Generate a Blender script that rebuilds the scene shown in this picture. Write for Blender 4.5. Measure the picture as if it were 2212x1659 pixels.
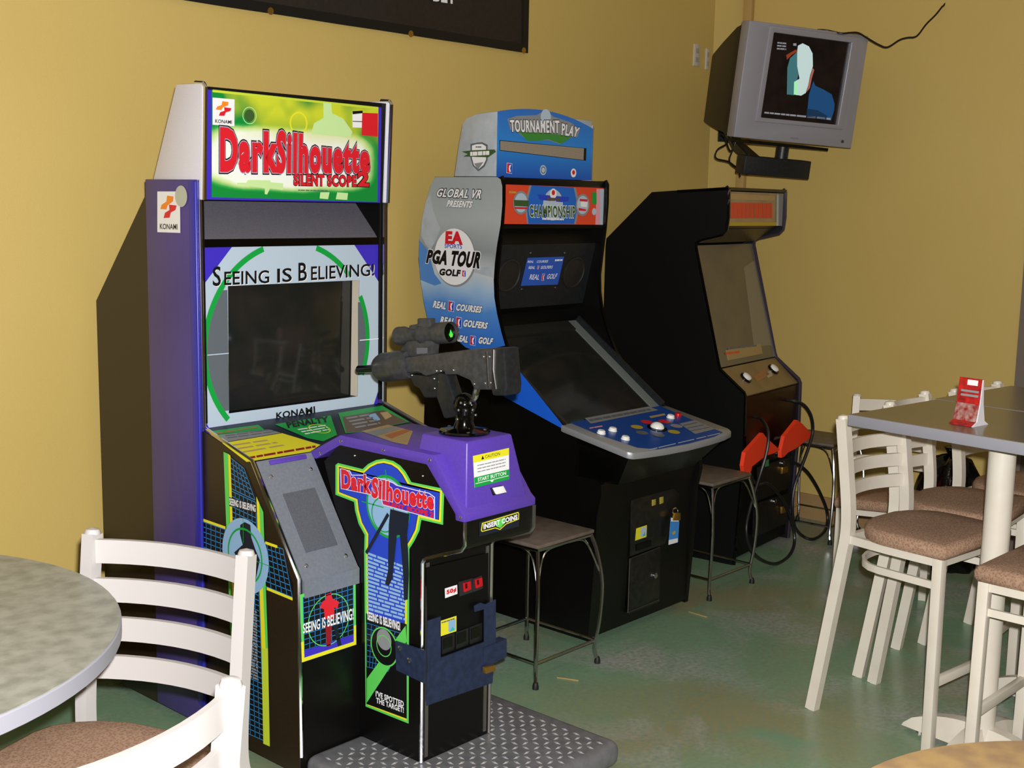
import bpy, bmesh, math, random
from mathutils import Vector, Matrix, geometry
from math import sin, cos, pi, radians, sqrt

for o in list(bpy.data.objects): bpy.data.objects.remove(o)
SC = bpy.context.scene
COL = SC.collection

# ---------------------------------------------------------------- camera
W, H = 2212.0, 1659.0
FPX = 2665.56
YAW, PITCH, ROLL = 0.72974566, 0.14675925, 0.01936996
CAM = Vector((0, 0, 1.6))
_f = Vector((cos(PITCH)*cos(YAW), cos(PITCH)*sin(YAW), -sin(PITCH)))
_r = Vector((sin(YAW), -cos(YAW), 0))
_u = _r.cross(_f)
RGT = _r*cos(ROLL) + _u*sin(ROLL)
UPV = -_r*sin(ROLL) + _u*cos(ROLL)
FWD = _f
cd = bpy.data.cameras.new('camera')
cd.sensor_fit = 'HORIZONTAL'; cd.sensor_width = 36.0; cd.lens = 36.0*FPX/W
cd.clip_start = 0.05; cd.clip_end = 100
cam = bpy.data.objects.new('camera', cd); COL.objects.link(cam)
m = Matrix((RGT, UPV, -FWD)).transposed().to_4x4(); m.translation = CAM
cam.matrix_world = m
SC.camera = cam

# ---------------------------------------------------------------- world, lamps, exposure
wd = bpy.data.worlds.new('world'); SC.world = wd; wd.use_nodes = True
wd.node_tree.nodes['Background'].inputs[0].default_value = (0.55, 0.5, 0.45, 1)
wd.node_tree.nodes['Background'].inputs[1].default_value = 0.05
SC.view_settings.view_transform = 'Standard'; SC.view_settings.look = 'None'
SC.view_settings.gamma = 1.0; SC.view_settings.use_curve_mapping = False
SC.view_settings.exposure = 0.0

def lamp(name, kind, loc, energy, color, **kw):
    l = bpy.data.lights.new(name, kind); l.energy = energy; l.color = color
    for k, v in kw.items(): setattr(l, k, v)
    o = bpy.data.objects.new(name, l); COL.objects.link(o); o.location = loc
    return o
# the camera's own flash, just above the lens
flash = lamp('camera_flash', 'SPOT', CAM + UPV*0.065 + RGT*0.03, 630, (1.0, 0.985, 0.97),
             shadow_soft_size=0.018, spot_size=radians(95), spot_blend=0.6)
flash.matrix_world = Matrix.LocRotScale(flash.location, m.to_quaternion(), None)
# rows of ceiling fixtures of the room
for i, (lx, ly) in enumerate(((0.2, 0.2), (3.0, 0.2), (0.2, -2.4), (3.0, -2.4))):
    lamp('ceiling_fixture', 'AREA', (lx, ly, 3.15), 6.5, (1.0, 0.80, 0.58), shape='RECTANGLE', size=1.2, size_y=0.5)

# ---------------------------------------------------------------- picking helpers
def ray(px, py):
    return RGT*((px-W/2)/FPX) - UPV*((py-H/2)/FPX) + FWD
def hit(px, py, pt, n):
    d = ray(px, py); pt = Vector(pt); n = Vector(n)
    return CAM + d*((pt-CAM).dot(n)/d.dot(n))
def onx(px, py, x): return hit(px, py, (x, 0, 0), (1, 0, 0))
def ony(px, py, y): return hit(px, py, (0, y, 0), (0, 1, 0))
def onz(px, py, z): return hit(px, py, (0, 0, z), (0, 0, 1))
def crop(x0, y0, s):
    return lambda *pts: [(x0+x/s, y0+y/s) for x, y in pts]

# ---------------------------------------------------------------- materials
def lin(h):
    h = h.lstrip('#'); c = [int(h[i:i+2], 16)/255 for i in (0, 2, 4)]
    return tuple((v/12.92 if v <= 0.04045 else ((v+0.055)/1.055)**2.4) for v in c) + (1,)
MATS = {}
def M(name, hexc, rough=0.5, metal=0.0, spec=0.5, noise=None, bump=None, emit=None, coat=0.0, alpha=None):
    if name in MATS: return MATS[name]
    mt = bpy.data.materials.new(name); mt.use_nodes = True
    nt = mt.node_tree; b = nt.nodes['Principled BSDF']
    b.inputs['Base Color'].default_value = lin(hexc)
    b.inputs['Roughness'].default_value = rough; b.inputs['Metallic'].default_value = metal
    b.inputs['Specular IOR Level'].default_value = spec
    b.inputs['Coat Weight'].default_value = coat; b.inputs['Coat Roughness'].default_value = 0.08
    tc = nt.nodes.new('ShaderNodeTexCoord')
    if noise:
        sc_, hex2, amt = noise
        n = nt.nodes.new('ShaderNodeTexNoise'); n.inputs['Scale'].default_value = sc_; n.inputs['Detail'].default_value = 5
        r = nt.nodes.new('ShaderNodeMapRange'); r.inputs[1].default_value = 0.38; r.inputs[2].default_value = 0.66
        r.inputs[4].default_value = amt
        mx = nt.nodes.new('ShaderNodeMix'); mx.data_type = 'RGBA'
        mx.inputs[6].default_value = lin(hexc); mx.inputs[7].default_value = lin(hex2)
        nt.links.new(tc.outputs['Object'], n.inputs['Vector']); nt.links.new(n.outputs[0], r.inputs[0])
        nt.links.new(r.outputs[0], mx.inputs[0]); nt.links.new(mx.outputs[2], b.inputs['Base Color'])
    if bump:
        sc_, st = bump
        n = nt.nodes.new('ShaderNodeTexNoise'); n.inputs['Scale'].default_value = sc_; n.inputs['Detail'].default_value = 3
        bp = nt.nodes.new('ShaderNodeBump'); bp.inputs['Strength'].default_value = st; bp.inputs['Distance'].default_value = 0.002
        nt.links.new(tc.outputs['Object'], n.inputs['Vector']); nt.links.new(n.outputs[0], bp.inputs['Height'])
        nt.links.new(bp.outputs[0], b.inputs['Normal'])
    if emit:
        b.inputs['Emission Color'].default_value = lin(hexc); b.inputs['Emission Strength'].default_value = emit
    MATS[name] = mt
    return mt

def ramp_material(name, axis, lo, hi, stops, rough, noise=None):
    """printed colour blend along one object axis"""
    mt = M(name, '#ffffff', rough); nt = mt.node_tree; b = nt.nodes['Principled BSDF']
    tc = nt.nodes.new('ShaderNodeTexCoord'); sp = nt.nodes.new('ShaderNodeSeparateXYZ')
    r = nt.nodes.new('ShaderNodeMapRange'); r.inputs[1].default_value = lo; r.inputs[2].default_value = hi
    cr = nt.nodes.new('ShaderNodeValToRGB')
    while len(cr.color_ramp.elements) < len(stops): cr.color_ramp.elements.new(0.5)
    for e, (p, h) in zip(cr.color_ramp.elements, stops): e.position = p; e.color = lin(h)
    nt.links.new(tc.outputs['Object'], sp.inputs[0]); nt.links.new(sp.outputs[axis], r.inputs[0])
    src = r.outputs[0]
    if noise:
        n = nt.nodes.new('ShaderNodeTexNoise'); n.inputs['Scale'].default_value = noise[0]
        nt.links.new(tc.outputs['Object'], n.inputs['Vector'])
        a = nt.nodes.new('ShaderNodeMath'); a.operation = 'MULTIPLY_ADD'; a.inputs[1].default_value = noise[1]
        nt.links.new(n.outputs[0], a.inputs[0]); nt.links.new(src, a.inputs[2]); src = a.outputs[0]
    nt.links.new(src, cr.inputs[0]); nt.links.new(cr.outputs[0], b.inputs['Base Color'])
    return mt

yellow_wall = M('yellow_wall_paint', '#ceb368', 0.6, noise=(1.3, '#c9ad60', 0.6), bump=(260, 0.25))
base_mat = M('tan_vinyl_baseboard', '#a8885c', 0.5, noise=(6, '#96784e', 0.6))
ceil_mat = M('ceiling_paint', '#d8d0c0', 0.9)
plainwall = M('far_wall_paint', '#c8a868', 0.7)
black_lam = M('black_laminate', '#070606', 0.32, spec=.35, noise=(5, '#0c0a09', 0.7), bump=(500, 0.1))
brown_black = M('brown_black_laminate', '#231a12', 0.35, noise=(220, '#2e2316', 0.7))
black_mat = M('black_paint', '#040404', 0.5, spec=.3)
black_gloss = M('black_gloss', '#050505', 0.12)
black_plast = M('black_plastic', '#17191b', 0.42, noise=(90, '#22252a', 0.6))
gun_mat = M('worn_gun_metal', '#3a3b3d', 0.36, metal=0.25, noise=(70, '#4a4b4c', 0.8), bump=(300, 0.2))
purple = M('purple_panel', '#4b3e80', 0.42, noise=(2.5, '#403474', 0.8))
purple_hood = M('purple_hood_plastic', '#5b3fae', 0.36, noise=(160, '#553ba4', 0.8))
blue_edge = M('blue_rounded_edge', '#2a2a9c', 0.35)
chrome = M('chrome', '#d8d8dc', 0.12, metal=1.0)
steel = M('brushed_steel', '#9a9690', 0.28, metal=0.9)
white_side = M('white_header_laminate', '#dedce6', 0.5, noise=(300, '#d2d0dc', 0.7))
grey_hood = M('grey_hood_panel', '#5c5a64', 0.6, noise=(200, '#67656e', 0.7))
grey_panel = M('grey_metal_panel', '#70757f', 0.42, noise=(120, '#7a7f88', 0.7))
grey_perf = M('perforated_grille', '#62666e', 0.6, noise=(900, '#3c4048', 1.0))
crt = M('dark_crt_glass', '#1c1f1d', 0.08, noise=(8, '#2b2724', 0.8))
crt_edge_lit = M('flash_lit_screen_mask', '#cfc6b2', 0.5)
P_ = lambda n, h, r=0.4: M('print_'+n, h, r)
p_green = P_('green', '#0f9d3f'); p_lgreen = P_('light_green', '#5fd05a'); p_ygreen = P_('yellow_green', '#c5d83a')
p_yellow = P_('yellow', '#e6de2c'); p_white = P_('white', '#eeeef0'); p_black = P_('black', '#0b0b0d')
p_red = P_('red', '#d81e2c'); p_dred = P_('dark_red', '#8e1522'); p_blue = P_('blue', '#2343c4'); p_sky = P_('sky', '#8fb6dc')
p_ice = P_('ice', '#b4c6d6', 0.3); p_purple = P_('purple', '#3f2fbe', 0.35); p_lblue = P_('grid_blue', '#2f8ad0')
p_navy = P_('navy', '#141c2c'); p_orange = P_('orange', '#f08a2a'); p_grey = P_('grey', '#8a8c90'); p_dgrey = P_('dark_grey', '#5e666e')
p_tan = P_('tan', '#b59a6a'); p_brown = P_('brown', '#5d4c3c'); p_rust = P_('rust', '#b4622e'); p_teal = P_('teal', '#3fb8b0')
p_pale = P_('pale_green', '#c6e6a0'); p_pink = P_('pink', '#e6a0b0'); p_ored = P_('orange_red', '#e0482a')
p_golfblue = P_('golf_blue', '#1c66c8'); p_gold = P_('gold', '#b9a02c'); p_olive = P_('olive', '#3a5a2c')
navy_steel = M('navy_blue_steel', '#1d2740', 0.5, noise=(60, '#263252', 0.8))
brass = M('brass', '#b0873c', 0.3, metal=0.8)
red_btn = M('red_button_plastic', '#c3121e', 0.25)
white_btn = M('white_button_plastic', '#f2f2ee', 0.25)
silver_trim = M('silver_panel_trim', '#9a9ca0', 0.4, metal=0.3)
screw_m = M('screw_head', '#c8c8c4', 0.25, metal=1.0)

# ---------------------------------------------------------------- mesh helpers
OFF = {}
def top_of(o):
    while o.parent: o = o.parent
    return o
class MB:
    def __init__(s): s.v = []; s.f = []; s.fm = []; s.mats = []
    def mi(s, mat):
        if mat not in s.mats: s.mats.append(mat)
        return s.mats.index(mat)
    def add(s, vs, fs, mat):
        b = len(s.v); s.v += [Vector(v) for v in vs]; i = s.mi(mat)
        for f in fs: s.f.append([b+k for k in f]); s.fm.append(i)
    def prism(s, pts, vec, mat):
        n = len(pts); vec = Vector(vec); a = [Vector(p) for p in pts]
        fs = [list(range(n)), list(range(2*n-1, n-1, -1))]
        fs += [[i, (i+1) % n, n+(i+1) % n, n+i] for i in range(n)]
        s.add(a+[p+vec for p in a], fs, mat)
    def box(s, lo, hi, mat):
        (a, b, c), (d, e, f) = lo, hi
        s.prism([(a, b, c), (d, b, c), (d, e, c), (a, e, c)], (0, 0, f-c), mat)
    def bar(s, p0, p1, w, h, mat, up=(0, 0, 1)):
        p0 = Vector(p0); p1 = Vector(p1); d = (p1-p0); t = d.normalized(); up = Vector(up)
        x = t.cross(up)
        if x.length < 1e-4: x = t.cross(Vector((0, 1, 0)))
        x.normalize(); y = x.cross(t)
        s.prism([p0+x*(sx*w/2)+y*(sy*h/2) for sx, sy in ((-1, -1), (1, -1), (1, 1), (-1, 1))], d, mat)
    def sweep(s, path, w, h, mat, up=(0, 0, 1)):
        """rectangular section along a polyline, one continuous piece"""
        path = [Vector(p) for p in path]; n = len(path); vs = []; up = Vector(up)
        for i, p in enumerate(path):
            t = (path[min(i+1, n-1)]-path[max(i-1, 0)]).normalized()
            x = t.cross(up).normalized(); y = x.cross(t)
            vs += [p+x*(sx*w/2)+y*(sy*h/2) for sx, sy in ((-1, -1), (1, -1), (1, 1), (-1, 1))]
        fs = [[0, 1, 2, 3], [4*n-1, 4*n-2, 4*n-3, 4*n-4]]
        for i in range(n-1):
            fs += [[4*i+k, 4*i+(k+1) % 4, 4*i+4+(k+1) % 4, 4*i+4+k] for k in range(4)]
        s.add(vs, fs, mat)
    def tube(s, path, r, mat, seg=10, closed=False):
        path = [Vector(p) for p in path]; n = len(path); vs = []; fs = []
        ref = None
        for i, p in enumerate(path):
            if closed: t = path[(i+1) % n]-path[i-1]
            else: t = path[min(i+1, n-1)]-path[max(i-1, 0)]
            t.normalize()
            if ref is None:
                ref = t.orthogonal().normalized()
            ref = (ref-t*ref.dot(t)).normalized(); q = t.cross(ref)
            rr = r[i] if isinstance(r, (list, tuple)) else r
            vs += [p+(ref*cos(2*pi*k/seg)+q*sin(2*pi*k/seg))*rr for k in range(seg)]
        m_ = n if closed else n-1
        for i in range(m_):
            j = (i+1) % n
            fs += [[i*seg+k, i*seg+(k+1) % seg, j*seg+(k+1) % seg, j*seg+k] for k in range(seg)]
        if not closed: fs += [list(range(seg-1, -1, -1)), [(n-1)*seg+k for k in range(seg)]]
        s.add(vs, fs, mat)
    def lathe(s, prof, o, axis, mat, seg=24):
        o = Vector(o); a = Vector(axis).normalized(); u = a.orthogonal().normalized(); w = a.cross(u); vs = []; fs = []
        for r, h in prof:
            r = max(r, 1e-4)
            vs += [o+a*h+(u*cos(2*pi*k/seg)+w*sin(2*pi*k/seg))*r for k in range(seg)]
        for i in range(len(prof)-1):
            fs += [[i*seg+k, i*seg+(k+1) % seg, (i+1)*seg+(k+1) % seg, (i+1)*seg+k] for k in range(seg)]
        fs += [list(range(seg-1, -1, -1)), [(len(prof)-1)*seg+k for k in range(seg)]]
        s.add(vs, fs, mat)
    def build(s, name, parent=None, bevel=None, seg=2, smooth=True, ang=35, recalc=True):
        me = bpy.data.meshes.new(name)
        off = OFF.get(top_of(parent).name, Vector()) if parent else Vector()
        me.from_pydata([v-off for v in s.v], [], s.f)
        for mt in s.mats: me.materials.append(mt)
        me.polygons.foreach_set('material_index', s.fm)
        if recalc or bevel:
            bm = bmesh.new(); bm.from_mesh(me)
            if recalc: bmesh.ops.recalc_face_normals(bm, faces=bm.faces[:])
            if bevel:
                es = [e for e in bm.edges if len(e.link_faces) == 2 and e.calc_face_angle(0) > radians(25)]
                bmesh.ops.bevel(bm, geom=es, offset=bevel, segments=seg, affect='EDGES', clamp_overlap=True, profile=0.5)
            bm.to_mesh(me); bm.free()
        if smooth:
            me.polygons.foreach_set('use_smooth', [True]*len(me.polygons))
            me.set_sharp_from_angle(angle=radians(ang))
        me.update()
        o = bpy.data.objects.new(name, me); COL.objects.link(o)
        if parent: o.parent = parent
        return o

def tag(o, label=None, cat=None, group=None, kind=None):
    for k, v in (('label', label), ('category', cat), ('group', group), ('kind', kind)):
        if v: o[k] = v
    return o
def thing(name, label, cat, loc=(0, 0, 0), rotz=0.0, group=None, world=True):
    o = bpy.data.objects.new(name, None); COL.objects.link(o); o.location = loc; o.rotation_euler = (0, 0, rotz)
    o.empty_display_size = 0.1
    if world: OFF[o.name] = Vector(loc)
    return tag(o, label, cat, group)
def copy_tree(o, parent=None):
    c = o.copy(); COL.objects.link(c); c.parent = parent
    for ch in list(o.children): copy_tree(ch, c)
    return c

_TXT = {}
def text_mesh(t, offset=0.0, shear=0.0, space=1.0):
    k = (t, offset, shear, space)
    if k in _TXT: return _TXT[k]
    c = bpy.data.curves.new('lettering', 'FONT'); c.body = t; c.size = 1; c.offset = offset; c.shear = shear; c.space_character = space
    c.resolution_u = 3; c.fill_mode = 'FRONT'
    o = bpy.data.objects.new('lettering', c); COL.objects.link(o)
    me = bpy.data.meshes.new_from_object(o.evaluated_get(bpy.context.evaluated_depsgraph_get()))
    vs = [(v.co.x, v.co.y) for v in me.vertices]; fs = [list(p.vertices) for p in me.polygons]
    bpy.data.objects.remove(o); bpy.data.curves.remove(c); bpy.data.meshes.remove(me)
    _TXT[k] = (vs, fs)
    return _TXT[k]
def text_box(t, shear=0.0, space=1.0):
    vs, _ = text_mesh(t, 0.0, shear, space)
    xs = [v[0] for v in vs]; ys = [v[1] for v in vs]
    return min(xs), max(xs), min(ys), max(ys)
def shrink(pts, d):
    """inward offset of a closed outline given in picture pixels"""
    n = len(pts); A = sum(pts[i][0]*pts[(i+1) % n][1]-pts[(i+1) % n][0]*pts[i][1] for i in range(n))
    s = 1 if A > 0 else -1; out = []
    for i in range(n):
        p0, p1, p2 = Vector(pts[i-1]), Vector(pts[i]), Vector(pts[(i+1) % n])
        a = (p1-p0).normalized(); b = (p2-p1).normalized()
        na = Vector((-a.y, a.x))*s; nb = Vector((-b.y, b.x))*s
        bis = (na+nb)
        if bis.length < 0.2: bis = na
        bis.normalize(); k = d/max(0.5, bis.dot(na))
        out.append(tuple(p1+bis*k))
    return out
def bil(q, s, t):
    (ax, ay), (bx, by), (cx, cy), (dx, dy) = q       # bottom-left, bottom-right, top-right, top-left
    return ((1-t)*((1-s)*ax+s*bx)+t*((1-s)*dx+s*cx), (1-t)*((1-s)*ay+s*by)+t*((1-s)*dy+s*cy))
class Print:
    """flat print on one plane of a thing: outlines picked on the photograph are laid on that plane"""
    STEP = 0.0005
    def __init__(s, pt, n):
        s.pt = Vector(pt); s.n = Vector(n).normalized(); s.mb = MB()
        if s.n.dot(CAM-s.pt) < 0: s.n = -s.n
        s.u = s.n.cross(Vector((0, 0, 1))).normalized()*-1 if abs(s.n.z) < 0.99 else Vector((1, 0, 0))
        s.w = s.n.cross(s.u)
        if s.w.z < 0: s.w = -s.w
    def at(s, p, l=1): return hit(p[0], p[1], s.pt, s.n)+s.n*(s.STEP*l)
    def poly(s, pts, mat, l=1):
        s.mb.add([s.at(p, l) for p in pts], [list(range(len(pts)))], mat)
    def poly3(s, pts, mat, l=1):
        s.mb.add([Vector(p)+s.n*(s.STEP*l) for p in pts], [list(range(len(pts)))], mat)
    def holed(s, outer, inner, mat, l=1):
        a = [s.at(p, l) for p in outer]; b = [s.at(p, l) for p in inner]
        tri = geometry.tessellate_polygon([a, b]); s.mb.add(a+b, [list(t) for t in tri], mat)
    def disc(s, c, r, mat, l=1, seg=32, ry=None):
        c = s.at(c, l); ry = ry or r
        s.mb.add([c+s.u*(r*cos(2*pi*k/seg))+s.w*(ry*sin(2*pi*k/seg)) for k in range(seg)], [list(range(seg))], mat)
    def ring(s, c, r0, r1, mat, l=1, seg=48, keep=None):
        c = s.at(c, l); vs = []; fs = []
        for k in range(seg):
            a = 2*pi*k/seg; d = s.u*cos(a)+s.w*sin(a); vs += [c+d*r0, c+d*r1]
        for k in range(seg):
            j = (k+1) % seg
            if keep is None or (keep(vs[2*k+1]) and keep(vs[2*j+1]) and keep(vs[2*k])): fs.append([2*k, 2*k+1, 2*j+1, 2*j])
        s.mb.add(vs, fs, mat)
    def line(s, pts, w, mat, l=1):
        P = [s.at(p, l) for p in pts]
        for a, b in zip(P, P[1:]):
            t = (b-a).normalized(); x = s.n.cross(t)*(w/2)
            s.mb.add([a-x, b-x, b+x, a+x], [[0, 1, 2, 3]], mat)
    def grid(s, q, nu, nv, w, mat, l=1):
        for i in range(nu+1): s.line([bil(q, i/nu, 0), bil(q, i/nu, 1)], w, mat, l)
        for j in range(nv+1): s.line([bil(q, 0, j/nv), bil(q, 1, j/nv)], w, mat, l)
    def rows(s, q, n, mat, l=1, seed=1, fill=0.62, words=5):
        rnd = random.Random(seed)
        for j in range(n):
            t0 = (j+0.5-fill/2)/n; t1 = (j+0.5+fill/2)/n; x = 0.0
            while x < 0.97:
                wd_ = min(rnd.uniform(0.5, 1.5)/words, 1-x)
                s.poly([bil(q, x, t0), bil(q, x+wd_*0.88, t0), bil(q, x+wd_*0.88, t1), bil(q, x, t1)], mat, l); x += wd_
    def text(s, t, q, mat, l=1, bold=0.0, shear=0.0, space=None):
        space = space or 1.0+bold*1.6
        if bold: space = round(space, 2)
        vs, fs = text_mesh(t, bold, shear, space); x0, x1, y0, y1 = text_box(t, shear, space)
        s.mb.add([s.at(bil(q, (x-x0)/(x1-x0), (y-y0)/(y1-y0)), l) for x, y in vs], fs, mat)
    def build(s, name, parent): return s.mb.build(name, parent, recalc=False, smooth=False)

def emblem(pr, q, l=2):
    """white square badge with a flame-like orange and red wave above the maker's name"""
    pr.poly([q[0], q[1], q[2], q[3]], p_white, l)
    o_ = [(.44, .90), (.72, .88), (.70, .76), (.46, .66), (.40, .56), (.14, .57), (.20, .68), (.40, .75)]
    r_ = [(.52, .68), (.86, .66), (.80, .55), (.60, .49), (.54, .36), (.28, .35), (.34, .48), (.54, .55)]
    pr.poly([bil(q, *p) for p in o_], p_orange, l+1); pr.poly([bil(q, *p) for p in r_], p_red, l+1)
    pr.text('KONAMI', [bil(q, .12, .08), bil(q, .88, .08), bil(q, .88, .21), bil(q, .12, .21)], p_black, l+1, 0.02)
def screws(parent, pts, n, r=0.006):
    n = Vector(n).normalized()
    for p in pts:
        b = MB(); b.lathe([(r, 0), (r, 0.002), (r*0.6, 0.0035), (0, 0.004)], p, n, screw_m, 10); b.build('screw', parent)
def edge_tube(name, path, r, mat, parent, seg=6):
    b = MB(); b.tube(path, r, mat, seg); return b.build(name, parent)

# ================================================================ the room
WY = 3.62; WX = 5.70; CX0 = 5.555; CY1 = 3.53
def floor_material():
    mt = M('green_stained_concrete', '#5f8a5c', 0.3); nt = mt.node_tree; b = nt.nodes['Principled BSDF']
    tc = nt.nodes.new('ShaderNodeTexCoord')
    def nz(scale, detail, lo, hi, dist=0.0):
        n = nt.nodes.new('ShaderNodeTexNoise'); n.inputs['Scale'].default_value = scale; n.inputs['Detail'].default_value = detail
        n.inputs['Distortion'].default_value = dist
        r = nt.nodes.new('ShaderNodeMapRange'); r.inputs[1].default_value = lo; r.inputs[2].default_value = hi
        nt.links.new(tc.outputs['Object'], n.inputs['Vector']); nt.links.new(n.outputs[0], r.inputs[0]); return r.outputs[0]
    def mix(fac, a, bb):
        mx = nt.nodes.new('ShaderNodeMix'); mx.data_type = 'RGBA'
        nt.links.new(fac, mx.inputs[0])
        for k, c in ((6, a), (7, bb)):
            if isinstance(c, str): mx.inputs[k].default_value = lin(c)
            else: nt.links.new(c, mx.inputs[k])
        return mx.outputs[2]
    c = mix(nz(1.1, 4, .44, .64, .6), '#7ca583', '#969066')
    c = mix(nz(2.3, 5, .50, .74, .8), c, '#b3b0b2')
    c = mix(nz(3.7, 6, .56, .80, .5), c, '#63a080')
    c = mix(nz(60, 2, .35, .75), c, '#80907c')
    nt.links.new(c, b.inputs['Base Color'])
    r = nt.nodes.new('ShaderNodeMapRange'); r.inputs[3].default_value = 0.2; r.inputs[4].default_value = 0.42
    nt.links.new(nz(4, 4, .3, .7), r.inputs[0]); nt.links.new(r.outputs[0], b.inputs['Roughness'])
    return mt
def struct(name, mb, **k): return tag(mb.build(name, **k), kind='structure')
b = MB(); b.box((-3, -4.2, -0.1), (WX+0.2, WY+0.2, 0), floor_material()); struct('floor', b)
b = MB(); b.box((-3, -4.2, 3.2), (WX+0.2, WY+0.2, 3.3), ceil_mat); struct('ceiling', b)
b = MB(); b.box((-3, WY, 0), (WX+0.2, WY+0.15, 3.2), yellow_wall); struct('wall_left', b)
b = MB(); b.box((WX, 2.005, 0), (WX+0.15, WY, 3.2), yellow_wall); b.box((WX, -4.2, 2.2), (WX+0.15, 2.005, 3.2), yellow_wall)
b.box((WX, -4.2, 0), (WX+0.15, 0.9, 2.2), yellow_wall); struct('wall_back', b)
b = MB(); b.prism([(CX0, WY, 0), (WX, CY1, 0), (WX, WY, 0)], (0, 0, 3.2), yellow_wall); struct('wall_corner', b)
b = MB(); b.box((-3, -4.35, 0), (WX+0.2, -4.2, 3.2), plainwall); struct('wall_right', b)
b = MB(); b.box((-3.15, -4.2, 0), (-3, WY, 3.2), plainwall); struct('wall_front', b)
b = MB(); b.box((-3, WY-0.012, 0), (CX0, WY, 0.10), base_mat); struct('baseboard_left', b)
b = MB(); b.box((WX-0.012, 2.06, 0), (WX, CY1-0.02, 0.13), base_mat); struct('baseboard_back', b)
conduit_m = M('painted_conduit', '#b6965a', 0.6)
b = MB(); b.box((WX-0.03, CY1-0.055, 0.6), (WX, CY1-0.005, 3.2), conduit_m); struct('trim_1', b, bevel=0.004)
doorm = M('grey_brown_door', '#6b5f58', 0.5, noise=(8, '#625650', 0.6)); doorf = M('grey_brown_frame', '#75695f', 0.45)
b = MB(); b.box((WX+0.03, 0.9, 0), (WX+0.08, 2.0, 2.2), doorm); d1 = struct('door_1', b)
b = MB(); b.lathe([(0.012, 0), (0.012, 0.04), (0.03, 0.045), (0.03, 0.08), (0.02, 0.09), (0, 0.092)], (WX+0.03, 1.02, 1.0), (-1, 0, 0), steel); b.build('door_knob', d1)
b = MB(); b.box((WX-0.03, 1.95, 0), (WX+0.12, 2.005, 2.2), doorf); b.box((WX-0.03, 0.85, 0), (WX+0.12, 0.9, 2.2), doorf); b.box((WX-0.03, 0.85, 2.2), (WX+0.12, 2.005, 2.26), doorf)
struct('trim_2', b)

# ================================================================ shooting cabinet
XA, XB = 2.006, 2.706
FY = 2.985
c1 = thing('shooting_arcade_cabinet', 'tall purple, white and black shooting arcade cabinet with a mounted scope rifle', 'arcade cabinet', (2.356, 2.9, 0))
# rear body, set between the side panels
b = MB(); b.prism([(XA+.004, y, z) for y, z in ((3.12, 1.60), (3.24, 1.62), (3.556, 1.268), (3.553, .16), (3.46, .03), (3.0, .03), (3.0, .90), (3.12, .95))], (XB-XA-.008, 0, 0), brown_black)
body = b.build('rear_body', c1)
for sx, x0 in ((-1, XA), (1, XB)):
    b = MB(); b.prism([(x0, y, z) for y, z in ((FY, 1.644), (3.238, 1.644), (3.238, .04), (3.03, .04), (3.0, .10), (FY, .10))], (-sx*.012, 0, 0), purple)
    b.v = [v+Vector((sx*.010, 0, 0)) for v in b.v]
    b.build('side_panel', c1, bevel=0.003)
    b = MB(); b.box((min(x0+sx*.002-sx*.022, x0+sx*.001), FY+.001, .95), (max(x0+sx*.002-sx*.022, x0+sx*.001), 3.13, 1.60), black_mat); b.build('inner_side', c1)
    b = MB(); b.box((min(x0+sx*.001, x0+sx*.0125), FY-.004, .10), (max(x0+sx*.001, x0+sx*.0125), FY+.030, 1.642), blue_edge if sx < 0 else brown_black); b.build('rounded_edge', c1, bevel=0.005, seg=3)
    edge_tube('edge_trim', [(x0-sx*.004, FY-.004, z) for z in (.93, 1.2, 1.644)], .0055, chrome, c1)
# header box
HD = ((2.953, 1.900), (2.963, 1.905), (3.083, 1.908), (3.21, 1.646), (3.215, 1.60), (2.967, 1.588))
for sx, x0 in ((-1, XA), (1, XB)):
    b = MB(); b.prism([(x0, y, z) for y, z in HD], (-sx*.018, 0, 0), white_side); b.build('header_side', c1, bevel=0.003)
    edge_tube('edge_trim', [(x0-sx*.006, y-.004, z) for y, z in ((3.0, 1.908), (2.962, 1.905), (2.952, 1.895), (2.966, 1.588))], .0065, chrome, c1)
b = MB(); b.prism([(XA+.018, y, z) for y, z in ((2.960, 1.898), (3.08, 1.905), (3.2, 1.646), (3.2, 1.60), (2.974, 1.588))], (XB-XA-.036, 0, 0), black_mat)
hdr = b.build('marquee_box', c1)
mp = Print((2.3, 2.957, 1.898), (0, -.315, -.014)); mp.n = Vector((0, -1, -.0444)).normalized(); mp.u = Vector((1, 0, 0)); mp.w = Vector((0, -.0444, 1)).normalized()
K = crop(180, 150, 3.0157)
mp.poly([(446, 187), (824, 224), (821, 438), (446, 431)], p_purple, 1)
mp.poly([(446, 187), (824, 224), (824, 232), (446, 193)], p_black, 3)
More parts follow.
